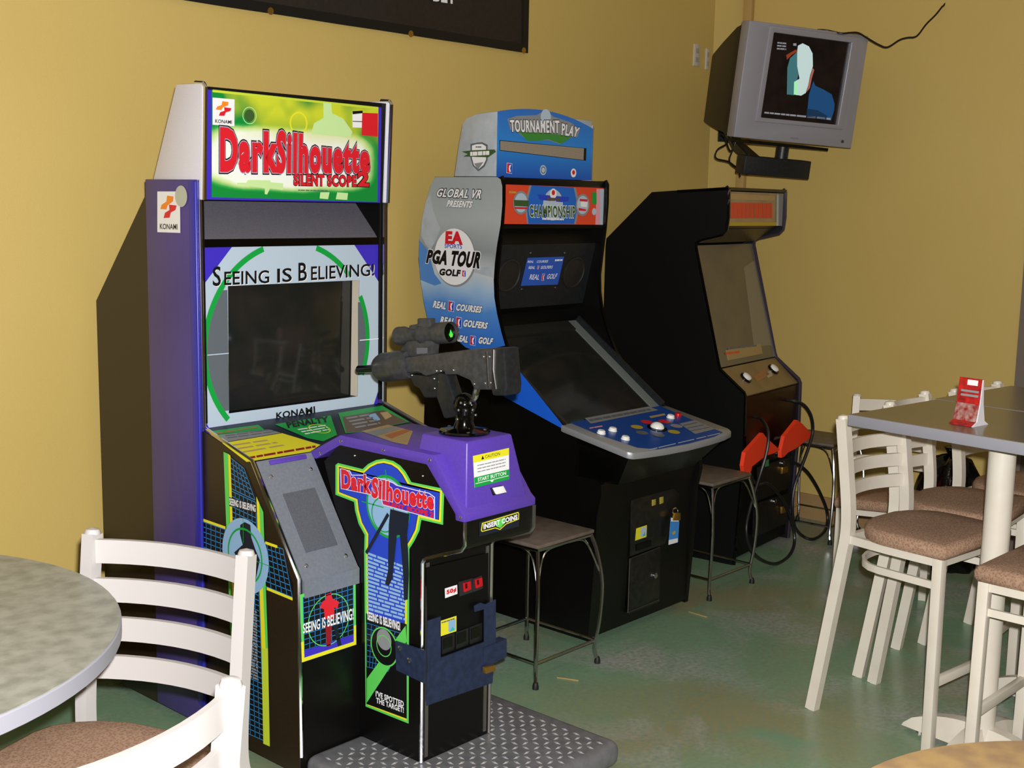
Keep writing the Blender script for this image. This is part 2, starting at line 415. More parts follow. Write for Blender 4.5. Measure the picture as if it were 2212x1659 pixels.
def glow_print():
    mt = M('marquee_glow_print', '#ffffff', .35); nt = mt.node_tree; bs = nt.nodes['Principled BSDF']
    tc = nt.nodes.new('ShaderNodeTexCoord'); sp = nt.nodes.new('ShaderNodeSeparateXYZ'); nt.links.new(tc.outputs['Object'], sp.inputs[0])
    c0 = ony(636, 345, 2.96); o0 = OFF[c1.name]
    def mth(op, a, b_=None, c_=None):
        n = nt.nodes.new('ShaderNodeMath'); n.operation = op
        for i, v in enumerate((a, b_, c_)):
            if v is None: continue
            if isinstance(v, (int, float)): n.inputs[i].default_value = v
            else: nt.links.new(v, n.inputs[i])
        return n.outputs[0]
    ns = nt.nodes.new('ShaderNodeTexNoise'); ns.inputs['Scale'].default_value = 9; ns.inputs['Detail'].default_value = 3; nt.links.new(tc.outputs['Object'], ns.inputs['Vector'])
    px = mth('POWER', mth('ABSOLUTE', mth('MULTIPLY', mth('SUBTRACT', sp.outputs[0], c0.x-o0.x), 1/.335)), 5.0)
    pz = mth('POWER', mth('ABSOLUTE', mth('MULTIPLY', mth('SUBTRACT', sp.outputs[2], c0.z-o0.z), 1/.098)), 3.0)
    d = mth('ADD', mth('ADD', px, pz), mth('MULTIPLY', mth('SUBTRACT', ns.outputs[0], .5), .55))
    cr = nt.nodes.new('ShaderNodeValToRGB'); st = ((0, '#f0f2f0'), (.42, '#eef4e6'), (.62, '#c4e090'), (.85, '#2fa548'), (1.0, '#108a38'))
    while len(cr.color_ramp.elements) < len(st): cr.color_ramp.elements.new(.5)
    for e_, (p, h) in zip(cr.color_ramp.elements, st): e_.position = p; e_.color = lin(h)
    nt.links.new(d, cr.inputs[0])
    n2 = nt.nodes.new('ShaderNodeTexNoise'); n2.inputs['Scale'].default_value = 6; nt.links.new(tc.outputs['Object'], n2.inputs['Vector'])
    mr = nt.nodes.new('ShaderNodeMapRange'); mr.inputs[1].default_value = c0.z-o0.z+.03; mr.inputs[2].default_value = c0.z-o0.z+.13; nt.links.new(sp.outputs[2], mr.inputs[0])
    m2 = nt.nodes.new('ShaderNodeMapRange'); m2.inputs[1].default_value = .42; m2.inputs[2].default_value = .60; nt.links.new(n2.outputs[0], m2.inputs[0])
    mx = nt.nodes.new('ShaderNodeMix'); mx.data_type = 'RGBA'; mx.inputs[7].default_value = lin('#c9d232')
    nt.links.new(mth('MULTIPLY', mr.outputs[0], m2.outputs[0]), mx.inputs[0]); nt.links.new(cr.outputs[0], mx.inputs[6]); nt.links.new(mx.outputs[2], bs.inputs['Base Color'])
    return mt
mp.poly([(457, 192), (817, 231), (815, 436), (457, 426)], glow_print(), 2)
mp.poly(K((840, 130), (1920, 245), (1920, 262), (1500, 215), (840, 148)), p_ygreen, 3)
mp.disc(K((1080, 300))[0], .017, p_olive, 4, 24); mp.ring(K((1400, 350))[0], .028, .033, p_yellow, 4)
mp.ring(K((1080, 300))[0], .022, .024, p_pale, 4)
mp.poly(K((1560, 215), (1612, 220), (1618, 285), (1690, 320), (1750, 405), (1740, 440), (1480, 420), (1500, 350), (1562, 315)), p_pale, 4)
mp.poly(K((1540, 800), (1600, 800), (1590, 845), (1535, 840)), p_pale, 6); mp.poly(K((1650, 800), (1720, 805), (1715, 850), (1640, 845)), p_pale, 6)
mp.poly(K((1000, 738), (1060, 738), (1070, 720), (1215, 722), (1220, 735), (1300, 742), (1298, 785), (1215, 775), (1195, 815), (1180, 812), (1180, 775), (1075, 758), (1000, 748)), p_pale, 3)
mp.poly(K((1748, 272), (1815, 268), (1815, 380), (1750, 378)), p_white, 6); mp.poly(K((1748, 272), (1815, 268), (1815, 285), (1750, 292)), p_black, 7)
mp.poly(K((1750, 335), (1815, 338), (1815, 343), (1750, 340)), p_black, 7)
mp.poly(K((1812, 282), (1915, 286), (1914, 438), (1808, 428)), p_red, 7)
tq = K((893, 650), (1850, 668), (1850, 470), (893, 395))
for tx, q in (('Dark', K((893, 650), (1248, 658), (1248, 425), (893, 395))), ('Silhouette', K((1258, 660), (1853, 664), (1853, 490), (1262, 412)))):
    mp.text(tx, q, p_black, 6, .095, 0, 1.16); mp.text(tx, q, P_('lavender', '#b9a9c8'), 7, .070, 0, 1.16); mp.text(tx, q, p_red, 8, .055, 0, 1.16)
for tx, q in (('SILENT SCOPE', K((1368, 752), (1772, 760), (1772, 695), (1368, 682))), ('2', K((1788, 756), (1848, 758), (1848, 672), (1788, 670)))):
    mp.text(tx, q, p_black, 7, .085, 0, 1.1); mp.text(tx, q, p_red, 9, .045, 0, 1.1)
mp.rows(K((1395, 792), (1590, 795), (1590, 784), (1395, 780)), 1, p_dgrey, 6, words=8)
emblem(mp, K((838, 360), (980, 370), (981, 195), (838, 183)), 6)
mp.build('marquee_artwork', hdr)
# hood under the marquee
b = MB(); b.prism([(XA+.02, 3.115, 1.595), (XB-.02, 3.115, 1.595), (XB-.02, 2.998, 1.478), (XA+.02, 2.998, 1.478)], (0, .01, .012), grey_hood); b.build('hood_panel', c1)
b = MB(); b.box((XA+.02, 2.988, 1.455), (XB-.02, 3.01, 1.478), black_gloss); b.build('hood_lip', c1)
# glass with printed surround
GY = 2.992
ap = Print((2.3, GY, 1.2), (0, -1, 0))
hole = [(494, 893), (772, 856), (776, 605), (492, 618)]
Z0 = ony(640, 900, GY).z
b = MB()
outer3 = [Vector((XA+.02, GY+.001, .935)), Vector((XB-.02, GY+.001, .935)), Vector((XB-.02, GY+.001, 1.456)), Vector((XA+.02, GY+.001, 1.456))]
inner3 = [hit(*p, (0, GY+.001, 0), (0, 1, 0)) for p in hole]
b.add(outer3+inner3, [list(t) for t in geometry.tessellate_polygon([outer3, inner3])], p_purple)
for i in range(4):
    p, q = inner3[i], inner3[(i+1) % 4]; d = Vector((0, .034, 0))
    b.add([p, q, q+d, p+d], [[0, 1, 2, 3]], crt_edge_lit if i == 1 else black_mat)  # right wall painted pale for the flash falling on it, the others black
sur = b.build('screen_surround', c1, recalc=False, smooth=False)
ap.holed([(501, 533), (765, 529), (819, 611), (821, 831), (807, 873), (451, 924), (439, 901), (435, 621)], hole, p_ice, 2)
rc = (628, 745); zlo = .937; P0 = ony(*rc, GY)
xl, xr = inner3[0].x, inner3[1].x; zt_, zb_ = inner3[3].z, inner3[1].z
inrect = lambda v: xl-.002 < v.x < xr+.002 and zb_-.03 < v.z < zt_+.0
ap.ring(rc, .300, .317, p_green, 4, 96, keep=lambda v: zlo < v.z < 1.4558 and not inrect(v))
for sgn in (-1, 1):
    pts = []
    xe = xl if sgn < 0 else xr
    for k in range(17):
        zz = P0.z-.235+.47*k/16; dx = sqrt(max(.302**2-(zz-P0.z)**2, 0))
        x = P0.x+sgn*dx
        if (x-xe)*sgn > 0: pts.append((x, GY, zz))
    if pts: ap.poly3([(xe, GY, pts[0][2])]+pts+[(xe, GY, pts[-1][2])], p_dgrey, 3)
ap.line([(447, 767), (493, 763)], .003, p_ice, 5); ap.line([(776, 735), (822, 731)], .003, p_white, 5)
for tx, q in (('S', K((840, 1410), (890, 1408), (890, 1282), (840, 1288))), ('EEING', K((915, 1405), (1205, 1390), (1205, 1308), (915, 1318))), ('IS', K((1260, 1388), (1352, 1380), (1352, 1294), (1260, 1298))),
              ('B', K((1398, 1376), (1450, 1372), (1450, 1258), (1398, 1262))), ('ELIEVING!', K((1480, 1372), (1888, 1342), (1888, 1266), (1480, 1284)))):
    ap.text(tx, [(x+1.6, y+1.6) for x, y in q], p_white, 6, .01); ap.text(tx, q, p_black, 7, .014)
K2 = crop(180, 600, 2.765)
ap.text('KONAMI', K2((1150, 842), (1380, 808), (1378, 768), (1150, 806)), p_black, 6, .03)
ap.build('surround_artwork', sur)
# tube screen, slightly domed
b = MB(); nx, nz = 12, 10; vs = []; fs = []
for j in range(nz+1):
    for i in range(nx+1):
        s_, t_ = i/nx, j/nz; x = xl-.01+(xr-xl+.02)*s_; z = zb_-.05+(zt_-zb_+.09)*t_
        vs.append((x, GY+.04-.022*(1-(2*s_-1)**2)*(1-(2*t_-1)**2), z))
for j in range(nz):
    for i in range(nx): a = j*(nx+1)+i; fs.append([a, a+1, a+nx+2, a+nx+1])
b.add(vs, fs, crt); b.build('screen', c1, recalc=False)
# lower body
LOW = ((FY+.02, .934), (FY, .934), (2.756, .873), (2.556, .578), (2.549, .03), (FY+.02, .03))
b = MB(); b.prism([(XA+.004, y, z) for y, z in LOW], (XB-XA-.008, 0, 0), black_lam); low = b.build('lower_body', c1)
for sx, x0 in ((-1, XA), (1, XB)):
    b = MB(); b.prism([(x0, y, z) for y, z in LOW], (-sx*.018, 0, 0), brown_black); pn = b.build('lower_side', c1)
    edge_tube('edge_trim', [(x0-sx*.005, y-.002, z+.002) for y, z in ((FY, .938), (2.757, .876), (2.556, .582), (2.549, .08))], .006, chrome if sx < 0 else steel, c1)
    if sx < 0: lowside = pn
sp_ = Print((XA, 2.8, .5), (-1, 0, 0)); N5 = crop(430, 980, 2.4435)
sp_.poly([(434, 1121), (600, 1181), (634, 1262), (633, 1293), (577, 1271), (434, 1214)], p_black, 1)
sp_.poly([(497, 984), (530, 1011), (555, 1072), (577, 1605), (512, 1573)], p_black, 2)
def gridlines(pr, q, nu, nv, w, mat, l): pr.grid(q, nu, nv, w, mat, l)
sp_.grid([(436, 1212), (497, 1237), (497, 1147), (436, 1126)], 6, 8, .0022, p_lblue, 2)
sp_.grid([(563, 1262), (632, 1290), (612, 1186), (560, 1168)], 6, 8, .0022, p_lblue, 2)
sp_.grid([(512, 1573), (572, 1600), (553, 1085), (500, 1060)], 6, 46, .0022, p_lblue, 3)
sp_.grid([(500, 1055), (552, 1080), (528, 1012), (498, 988)], 5, 6, .0022, p_lblue, 3)
sp_.line([(434, 1121), (488, 1140)], .008, p_yellow, 3); sp_.line([(574, 1172), (600, 1181)], .008, p_yellow, 3)
sp_.line([(577, 1271), (633, 1294)], .008, p_yellow, 3); sp_.line([(434, 1214), (520, 1248)], .008, p_yellow, 3)
sp_.poly([(484, 976), (494, 980), (505, 1400), (500, 1400)], p_lgreen, 4); sp_.poly([(494, 980), (499, 984), (513, 1400), (503, 1400)], p_yellow, 4)
sp_.poly([(500, 1400), (513, 1400), (516, 1574), (501, 1568)], p_yellow, 4)
sp_.poly([(555, 1072), (561, 1086), (575, 1400), (566, 1400)], p_yellow, 4); sp_.poly([(561, 1086), (570, 1106), (580, 1400), (575, 1400)], p_lgreen, 4)
sp_.poly([(566, 1400), (580, 1400), (584, 1612), (570, 1606)], p_ygreen, 4)
sp_.poly(N5((162, 228), (305, 268), (305, 312), (163, 275)), p_navy, 5)
sp_.text('SEEING IS BELIEVING', N5((165, 268), (303, 306), (303, 272), (164, 234)), p_white, 6, .03)
sp_.disc((531, 1201), .108, p_sky, 5, 40); sp_.ring((531, 1201), .075, .081, p_green, 7)
sp_.poly(N5((222, 375), (245, 360), (275, 375), (280, 440), (300, 500), (325, 560), (300, 680), (265, 690), (250, 640), (190, 520), (235, 480), (220, 420)), p_navy, 6)
sp_.line(N5((238, 335), (240, 470)), .002, p_green, 8); sp_.line(N5((290, 560), (395, 598)), .002, p_green, 8)
sp_.rows(N5((200, 1150), (318, 1200), (310, 830), (262, 808)), 24, p_grey, 5, 4, words=3)
sp_.build('side_artwork', lowside)
# instruction deck
DN = Vector((0, -(.934-.873), FY-2.756)).normalized(); DN = Vector((0, -DN.y*-1, DN.z)) if False else Vector((0, -.2575, .9663))
dp = Print((2.3, FY, .9362), DN); dp.n = DN.normalized()
deckp = [Vector((XA+.019, FY, .9360)), Vector((XB-.019, FY, .9360)), Vector((XB-.019, 2.757, .8750)), Vector((XA+.019, 2.757, .8750))]
b = MB(); b.prism(deckp, (0, 0, -.004), p_navy); deck = b.build('instruction_deck', c1)
D1 = crop(400, 800, 6.637); D2 = crop(640, 860, 6.9125)
dp.poly(D1((300, 885), (1050, 785), (1140, 860), (400, 935)), p_green, 2)
dp.rows(D1((370, 935), (1050, 830), (1030, 810), (350, 910)), 1, p_rust, 3, 2)
dp.poly(D1((390, 930), (1200, 850), (1370, 900), (525, 1040)), p_grey, 2)
dp.rows(D1((620, 990), (1340, 890), (1200, 845), (560, 930)), 2, p_dgrey, 3, 5, fill=.4)
dp.poly(D1((530, 1048), (1390, 905), (1940, 1072), (1790, 1170), (880, 1318)), p_yellow, 2)
dp.rows(D1((800, 1215), (1500, 1090), (1150, 985), (620, 1060)), 3, p_tan, 3, 6, fill=.35, words=2)
dp.rows(D1((890, 1282), (1880, 1112), (1870, 1080), (880, 1250)), 1, p_dred, 3, 7, fill=.9, words=6)
dp.poly([(593, 917), (714, 898), (728, 940), (698, 954), (664, 947)], p_green, 2)
dp.text('PENALTY', [(623, 925), (709, 912), (706, 901), (618, 914)], p_black, 4, .05)
dp.ring((690, 927), .03, .034, p_ygreen, 3)
dp.rows([(662, 941), (712, 931), (704, 917), (640, 927)], 3, p_white, 4, 8, fill=.4, words=3)
dp.poly(D2((625, 225), (1280, 115), (1690, 360), (1000, 505), (735, 530)), p_green, 2)
dp.poly(D2((690, 285), (1300, 185), (1660, 360), (1000, 500), (745, 520)), p_brown, 3)
dp.rows(D2((900, 470), (1280, 400), (1090, 230), (720, 290)), 4, p_grey, 4, 9, fill=.45, words=2)
dp.poly(D2((1060, 262), (1180, 232), (1255, 330), (1195, 352)), p_sky, 4); dp.poly(D2((1250, 225), (1360, 210), (1430, 280), (1330, 330)), p_tan, 4)
dp.build('deck_cards', deck)
# grey speaker panels
SN = Vector((0, -(.873-.578), .2)).normalized()
for x0, x1 in ((XA+.018, 2.218), (2.492, XB-.018)):
    b = MB(); b.prism([(x0, y, z) for y, z in ((2.757, .872), (2.556, .578), (2.548, .572), (2.548, .528), (2.556, .528), (2.57, .578), (2.765, .865))], (x1-x0, 0, 0), grey_panel)
    b.v = [v+SN*.004 for v in b.v]
    sk = b.build('speaker_panel', c1)
    a = Vector((x0, 2.757, .872)); dv = Vector((0, 2.556-2.757, .578-.872)); wv = Vector((x1-x0, 0, 0)); e = SN*.0042
    pp = lambda s_, t_: a+wv*s_+dv*t_+e
    b = MB(); b.prism([pp(.22, .30), pp(.80, .30), pp(.80, .80), pp(.22, .80)], SN*.0012, grey_perf); b.build('speaker_grille', sk)
    screws(sk, [pp(.14, .14), pp(.86, .14), pp(.14, .9), pp(.86, .9)], SN)
    b = MB(); b.prism([pp(.20, .01), pp(.86, .01), pp(.86, .05), pp(.20, .05)], SN*.006, purple_hood); b.build('purple_clip', sk, bevel=.002)
fp = Print((2.1, 2.5480, .4), (0, -1, 0)); Q4 = crop(400, 900, 2.185)
fq = Q4((548, 1160), (806, 1075), (803, 768), (540, 840))
fp.poly(fq, p_lgreen, 2); fp.poly([bil(fq, 0, 0), bil(fq, 1, 0), bil(fq, 1, .3), bil(fq, 0, .3)], p_yellow, 3)
fp.poly([bil(fq, .05, .06), bil(fq, .95, .06), bil(fq, .95, .95), bil(fq, .05, .95)], p_black, 4)
fp.poly([bil(fq, .05, .06), bil(fq, .95, .06), bil(fq, .95, .17), bil(fq, .05, .17)], p_purple, 5)
fp.grid([bil(fq, .05, .17), bil(fq, .95, .17), bil(fq, .95, .95), bil(fq, .05, .95)], 9, 10, .0016, p_lblue, 5)
fp.poly(Q4((660, 838), (685, 830), (692, 858), (722, 872), (716, 905), (700, 900), (702, 950), (655, 955), (652, 908), (632, 900), (645, 872), (660, 862)), p_red, 6)
fp.poly(Q4((658, 985), (690, 978), (684, 1080), (664, 1085)), p_dred, 6); fp.poly(Q4((695, 978), (712, 975), (735, 1075), (718, 1085)), p_navy, 6)
fp.ring(Q4((675, 958))[0], .071, .0735, p_lgreen, 6)
fp.text('SEEING IS BELIEVING!', Q4((553, 1022), (790, 955), (790, 903), (553, 978)), p_white, 7, .02)
fp.build('front_sticker', low)
# purple side badge and round sticker
bp_ = Print((XA-.0101, 3.1, 1.5), (-1, 0, 0)); K = crop(180, 150, 3.0157)
emblem(bp_, K((485, 1060), (635, 1065), (632, 795), (485, 795)), 3); bp_.disc((393, 424), .030, P_('pale_disc', '#b8bcac'), 6)
bp_.build('side_badge', [o for o in c1.children if o.name.startswith('side_panel')][0])

# gun pod
PX0, PX1 = 2.22, 2.49
POD = ((2.70, .855), (2.628, .92), (2.262, .92), (2.16, .795), (2.139, .785), (2.139, .722), (2.150, .706), (2.27, .662), (2.293, .645), (2.293, .06), (2.60, .06), (2.60, .60))
b = MB(); b.prism([(PX0, y, z) for y, z in POD], (PX1-PX0, 0, 0), black_lam); pod = b.build('gun_pod', c1)
for x0 in (PX0, PX1):
    edge_tube('edge_trim', [(x0, y, z) for y, z in ((2.138, .783), (2.138, .722), (2.149, .706), (2.27, .661), (2.286, .654), (2.292, .642), (2.292, .08))], .0055, steel if x0 > 2.3 else chrome, c1)
for xx in (PX0+.018, PX1-.018):
    b = MB(); b.box((xx-.006, 2.2905, .09), (xx+.006, 2.293, .64), steel); b.build('edge_trim', c1)
HOOD = ((2.785, .862), (2.625, .943), (2.251, .943), (2.152, .815), (2.136, .803), (2.136, .783), (2.169, .783), (2.171, .800), (2.278, .913), (2.628, .913), (2.732, .858))
b = MB(); b.prism([(PX0-.004, y, z) for y, z in HOOD], (PX1-PX0+.008, 0, 0), purple_hood); hood = b.build('pod_hood', c1, bevel=.003)
ped_lo = [(2.235, 2.365, .944), (2.235, 2.18, .944), (2.475, 2.18, .944), (2.475, 2.365, .944)]
b = MB()
T = [(2.252, 2.335), (2.252, 2.166), (2.425, 2.166), (2.425, 2.335)]; Bm = [(2.232, 2.37), (2.236, 2.150), (2.478, 2.150), (2.478, 2.37)]
b.add([(x, y, .80) for x, y in Bm]+[(x, y, .985) for x, y in T], [[3, 2, 1, 0], [4, 5, 6, 7]]+[[i, (i+1) % 4, 4+(i+1) % 4, 4+i] for i in range(4)], purple_hood)
ped = b.build('gun_pedestal', c1, bevel=.006, seg=3)
tp = Print((2.3, 2.4, .9432), (0, 0, 1)); tp.n = Vector((0, 0, 1))
tp.poly([(780, 932), (838, 918), (892, 932), (880, 962), (850, 956)], p_tan, 2); tp.poly([(792, 935), (846, 922), (866, 927), (812, 943)], p_grey, 3); tp.poly([(830, 941), (876, 928), (888, 931), (845, 948)], p_rust, 3)
tp.build('pod_top_card', hood)
R2 = crop(880, 900, 5.1833)
lp = Print((2.35, 2.158, .88), (0, -1, -.07)); lp.n = Vector((0, -1, .085)).normalized(); lp.pt = Vector((2.35, 2.159, .885))
lq = R2((745, 795), (1135, 700), (1130, 350), (728, 440))
lp.poly(lq, p_white, 4)
lp.poly([bil(lq, 0, .78), bil(lq, 1, .78), bil(lq, 1, 1), bil(lq, 0, 1)], p_yellow, 5); lp.poly([bil(lq, 0, 0), bil(lq, 1, 0), bil(lq, 1, .32), bil(lq, 0, .32)], p_green, 5)
lp.text('CAUTION', [bil(lq, .33, .84), bil(lq, .74, .84), bil(lq, .74, .94), bil(lq, .33, .94)], p_black, 6, .0)
lp.poly([bil(lq, .22, .83), bil(lq, .30, .83), bil(lq, .26, .95)], p_black, 6)
lp.rows([bil(lq, .1, .42), bil(lq, .9, .42), bil(lq, .9, .72), bil(lq, .1, .72)], 3, p_grey, 6, 12, fill=.3, words=7)
lp.text('START BUTTON', [bil(lq, .1, .17), bil(lq, .9, .17), bil(lq, .9, .28), bil(lq, .1, .28)], p_white, 6, .02)
lp.poly([bil(lq, .03, .11), bil(lq, .97, .11), bil(lq, .97, .13), bil(lq, .03, .13)], p_white, 6); lp.poly([bil(lq, .43, .12), bil(lq, .57, .12), bil(lq, .5, .04)], p_white, 6)
lp.build('caution_label', ped)
bt = R2((950, 880), (1085, 850), (1045, 768), (920, 795)); b = MB(); b.prism([lp.at(p, 2) for p in bt], lp.n*.004, black_gloss); sb = b.build('start_button', c1)
bt2 = R2((968, 868), (1080, 843), (1043, 772), (932, 795)); b = MB(); b.prism([lp.at(p, 10) for p in bt2], lp.n*.006, white_btn); b.build('button_cap', sb, bevel=.001)
ip = Print((2.3, 2.1385, .75), (0, -1, 0))
oq = R2((832, 1190), (1238, 1066), (1248, 1085), (1246, 1150), (1105, 1205), (1035, 1268), (980, 1250), (832, 1290), (820, 1275))
ip.poly(R2((800, 1180), (1255, 1050), (1245, 1230), (805, 1340)), p_navy, 1)
ip.poly(oq, p_yellow, 2); ip.poly(shrink(oq, 2), p_black, 3); ip.poly(R2((985, 1160), (1090, 1125), (1085, 1190), (1035, 1245), (990, 1230)), p_lgreen, 4)
ip.text('INSERT COINS', R2((848, 1258), (1222, 1145), (1222, 1095), (846, 1205)), p_white, 5, .05); ip.build('coin_sign', pod)
# emblem and story panel on the pod's left side
ep = Print((PX0, 2.4, .6), (-1, 0, 0)); G = crop(700, 960, 4.607)
out = G((115, 205), (140, 185), (385, 245), (440, 195), (520, 155), (600, 143), (690, 165), (760, 210), (815, 275), (870, 375), (1185, 440), (1197, 460), (1185, 800), (970, 750), (950, 860), (900, 960), (850, 1040)) + \
      [(884, 1300), (883, 1563), (790, 1526), (788, 1300), (787, 1195)] + G((405, 900), (345, 790), (310, 660), (300, 572), (115, 500))
ep.poly(out, p_lgreen, 1); ep.poly(shrink(out, 4.5), p_yellow, 2); ep.poly(shrink(out, 8.5), p_black, 3); ep.poly(shrink(out, 9.5), p_blue, 4)
ep.disc(G((640, 620))[0], .088, p_green, 5, 40); ep.disc(G((640, 620))[0], .080, p_sky, 6, 40)
ep.ring(G((600, 700))[0], .045, .049, p_green, 7)
ep.line(G((385, 565), (600, 625)), .003, p_green, 7); ep.line(G((620, 250), (635, 350)), .003, p_green, 7)
ep.rows([(795, 1318), (878, 1342), (879, 1222), (794, 1190)], 15, p_sky, 5, 3, words=4)
ep.poly(G((670, 640), (860, 690), (838, 900), (850, 1100), (856, 1290), (845, 1540), (805, 1550), (795, 1250), (765, 900), (735, 900), (705, 1200), (692, 1330), (655, 1405), (618, 1385), (648, 1250), (650, 1000), (655, 800)), p_navy, 8)
ep.line(G((650, 690), (430, 1080)), .011, p_navy, 8)
tb = G((170, 235), (270, 258), (290, 300), (400, 300), (480, 345), (560, 330), (700, 375), (735, 400), (930, 450), (1060, 480), (1115, 520), (1115, 745), (595, 600), (575, 520), (180, 440))
ep.poly(tb, p_white, 9); ep.poly(shrink(tb, 1.6), p_purple, 10)
for tx, q in (('Dark', G((195, 425), (470, 480), (470, 320), (195, 255))), ('Silhouette', G((495, 515), (1100, 640), (1100, 480), (500, 335)))):
    ep.text(tx, q, p_white, 11, .075, 0, 1.12); ep.text(tx, q, p_red, 12, .055, 0, 1.12)
ep.text('SILENT SCOPE 2', G((605, 590), (1100, 722), (1100, 672), (605, 555)), p_red, 12, .06)
ep.poly([(792, 1324), (880, 1348), (880, 1552), (793, 1520)], p_black, 5)
ep.grid([(794, 1440), (840, 1450), (876, 1370), (794, 1345)], 8, 8, .0014, p_lblue, 6)
ep.poly(Q4((862, 1348), (862, 1235), (1045, 985), (1050, 1060)), p_lgreen, 7); ep.disc(Q4((945, 1085))[0], .0565, p_lgreen, 8); ep.disc(Q4((945, 1085))[0], .052, p_black, 9)
ep.disc(Q4((945, 1050))[0], .03, p_grey, 10); ep.ring(Q4((945, 1080))[0], .028, .031, p_lgreen, 11)
ep.text('SEEING IS BELIEVING!', Q4((868, 955), (1022, 1007), (1020, 968), (866, 918)), p_white, 11, .04)
ep.text("I'VE SPOTTED", Q4((905, 1318), (1036, 1368), (1036, 1342), (905, 1292)), p_white, 8, .03); ep.text('THE TARGET!', Q4((907, 1348), (1036, 1396), (1036, 1371), (907, 1324)), p_white, 8, .03)
ep.build('pod_side_artwork', pod)
screws(hood, [onx(*p, PX0-.004) for p in ((693, 979), (736, 953), (828, 973), (928, 994), (995, 1119))], (-1, 0, 0), .005)
screws(pod, [onx(*p, PX0) for p in ((767, 984), (914, 1028))], (-1, 0, 0), .003)
# coin door
V4 = crop(840, 1180, 4.367); CY = 2.2925
cp = Print((2.35, CY, .4), (0, -1, 0))
at = lambda p, y=CY: ony(p[0], p[1], y)
b = MB(); b.prism([at(p) for p in V4((345, 200), (930, 60), (925, 950), (360, 1150))], (0, -.004, 0), black_mat); cdr = b.build('coin_door', c1)
cp.pt = Vector((2.35, CY-.004, .4))
l50 = V4((528, 490), (645, 448), (642, 362), (525, 398)); cp.poly(l50, p_white, 2); cp.text('50¢', [bil(l50, .15, .25), bil(l50, .88, .25), bil(l50, .88, .75), bil(l50, .15, .75)], p_red, 3, .06)
ys = V4((482, 850), (635, 800), (635, 655), (480, 705)); cp.build('price_label', cdr); cp.mb = MB(); cp.poly(ys, p_yellow, 2)
cp.poly([bil(ys, .5, .12), bil(ys, .95, .12), bil(ys, .95, .8), bil(ys, .5, .8)], p_sky, 3); cp.poly([bil(ys, .55, .1), bil(ys, .9, .1), bil(ys, .75, .4)], p_teal, 4); cp.rows([bil(ys, .08, .8), bil(ys, .9, .8), bil(ys, .9, .93), bil(ys, .08, .93)], 1, p_dgrey, 4)
cp.build('door_sticker', cdr)
for q, q2 in ((V4((665, 470), (785, 430), (780, 300), (655, 335)), V4((700, 430), (765, 405), (760, 325), (695, 345))), (V4((790, 430), (880, 395), (870, 275), (775, 310)), V4((812, 395), (875, 370), (868, 290), (806, 312)))):
    b = MB(); b.prism([at(p, CY-.004) for p in q], (0, -.003, 0), M('coin_frame', '#26282c', .4)); fr = b.build('coin_slot', c1)
    b = MB(); b.prism([at(p, CY-.007) for p in q2], (0, -.006, 0), red_btn); rb = b.build('reject_button', fr, bevel=.0015)
    b = MB(); b.prism([at(p, CY-.0132) for p in [bil(q2, .35, .25), bil(q2, .65, .25), bil(q2, .65, .8), bil(q2, .35, .8)]], (0, -.0008, 0), M('slot_dark', '#3a0508', .4)); b.build('slot', rb)
for k in range(3):
    q = V4((490, 1020), (880, 880), (880, 715), (490, 860)); a0, a1 = k/3+.02, (k+1)/3-.02
    b = MB(); b.prism([at(p, CY-.004) for p in [bil(q, a0, 0), bil(q, a1, 0), bil(q, a1, 1), bil(q, a0, 1)]], (0, -.004, 0), M('return_frame', '#1b1b1d', .35)); rr = b.build('coin_return', c1, bevel=.001)
    b = MB(); b.prism([at(p, CY-.008) for p in [bil(q, a0+.04, .25), bil(q, a1-.04, .25), bil(q, a1-.04, .85), bil(q, a0+.04, .85)]], (0, -.002, 0), black_gloss); b.build('return_flap', rr)
# security bracket
BY = CY-.012
plate = V4((350, 1500), (970, 1285), (975, 1110), (1000, 870), (1000, 500), (905, 545), (855, 530), (800, 560), (805, 615), (895, 590), (895, 900), (480, 1050), (480, 660), (362, 700))
b = MB(); b.prism([at(p, BY) for p in plate], (0, -.004, 0), navy_steel); br_ = b.build('security_bracket', c1)
b = MB(); b.prism([onx(*p, PX0-.006) for p in V4((70, 890), (345, 980), (340, 1290), (78, 1165))], (-.004, 0, 0), navy_steel); b.build('bracket_flange', br_)
b = MB(); b.prism([at(p, BY-.006) for p in V4((895, 960), (1112, 875), (1112, 1045), (975, 1110), (895, 1120))], (0, .03, 0), navy_steel); b.build('bracket_tab', br_)
screws(br_, [onx(*p, PX0-.010) for p in V4((102, 962), (190, 1075))], (-1, 0, 0), .007)
b = MB(); b.prism([at(p, BY-.008) for p in V4((882, 1195), (975, 1165), (975, 1108), (880, 1135))], (0, -.014, 0), brass); b.build('padlock', br_, bevel=.002)
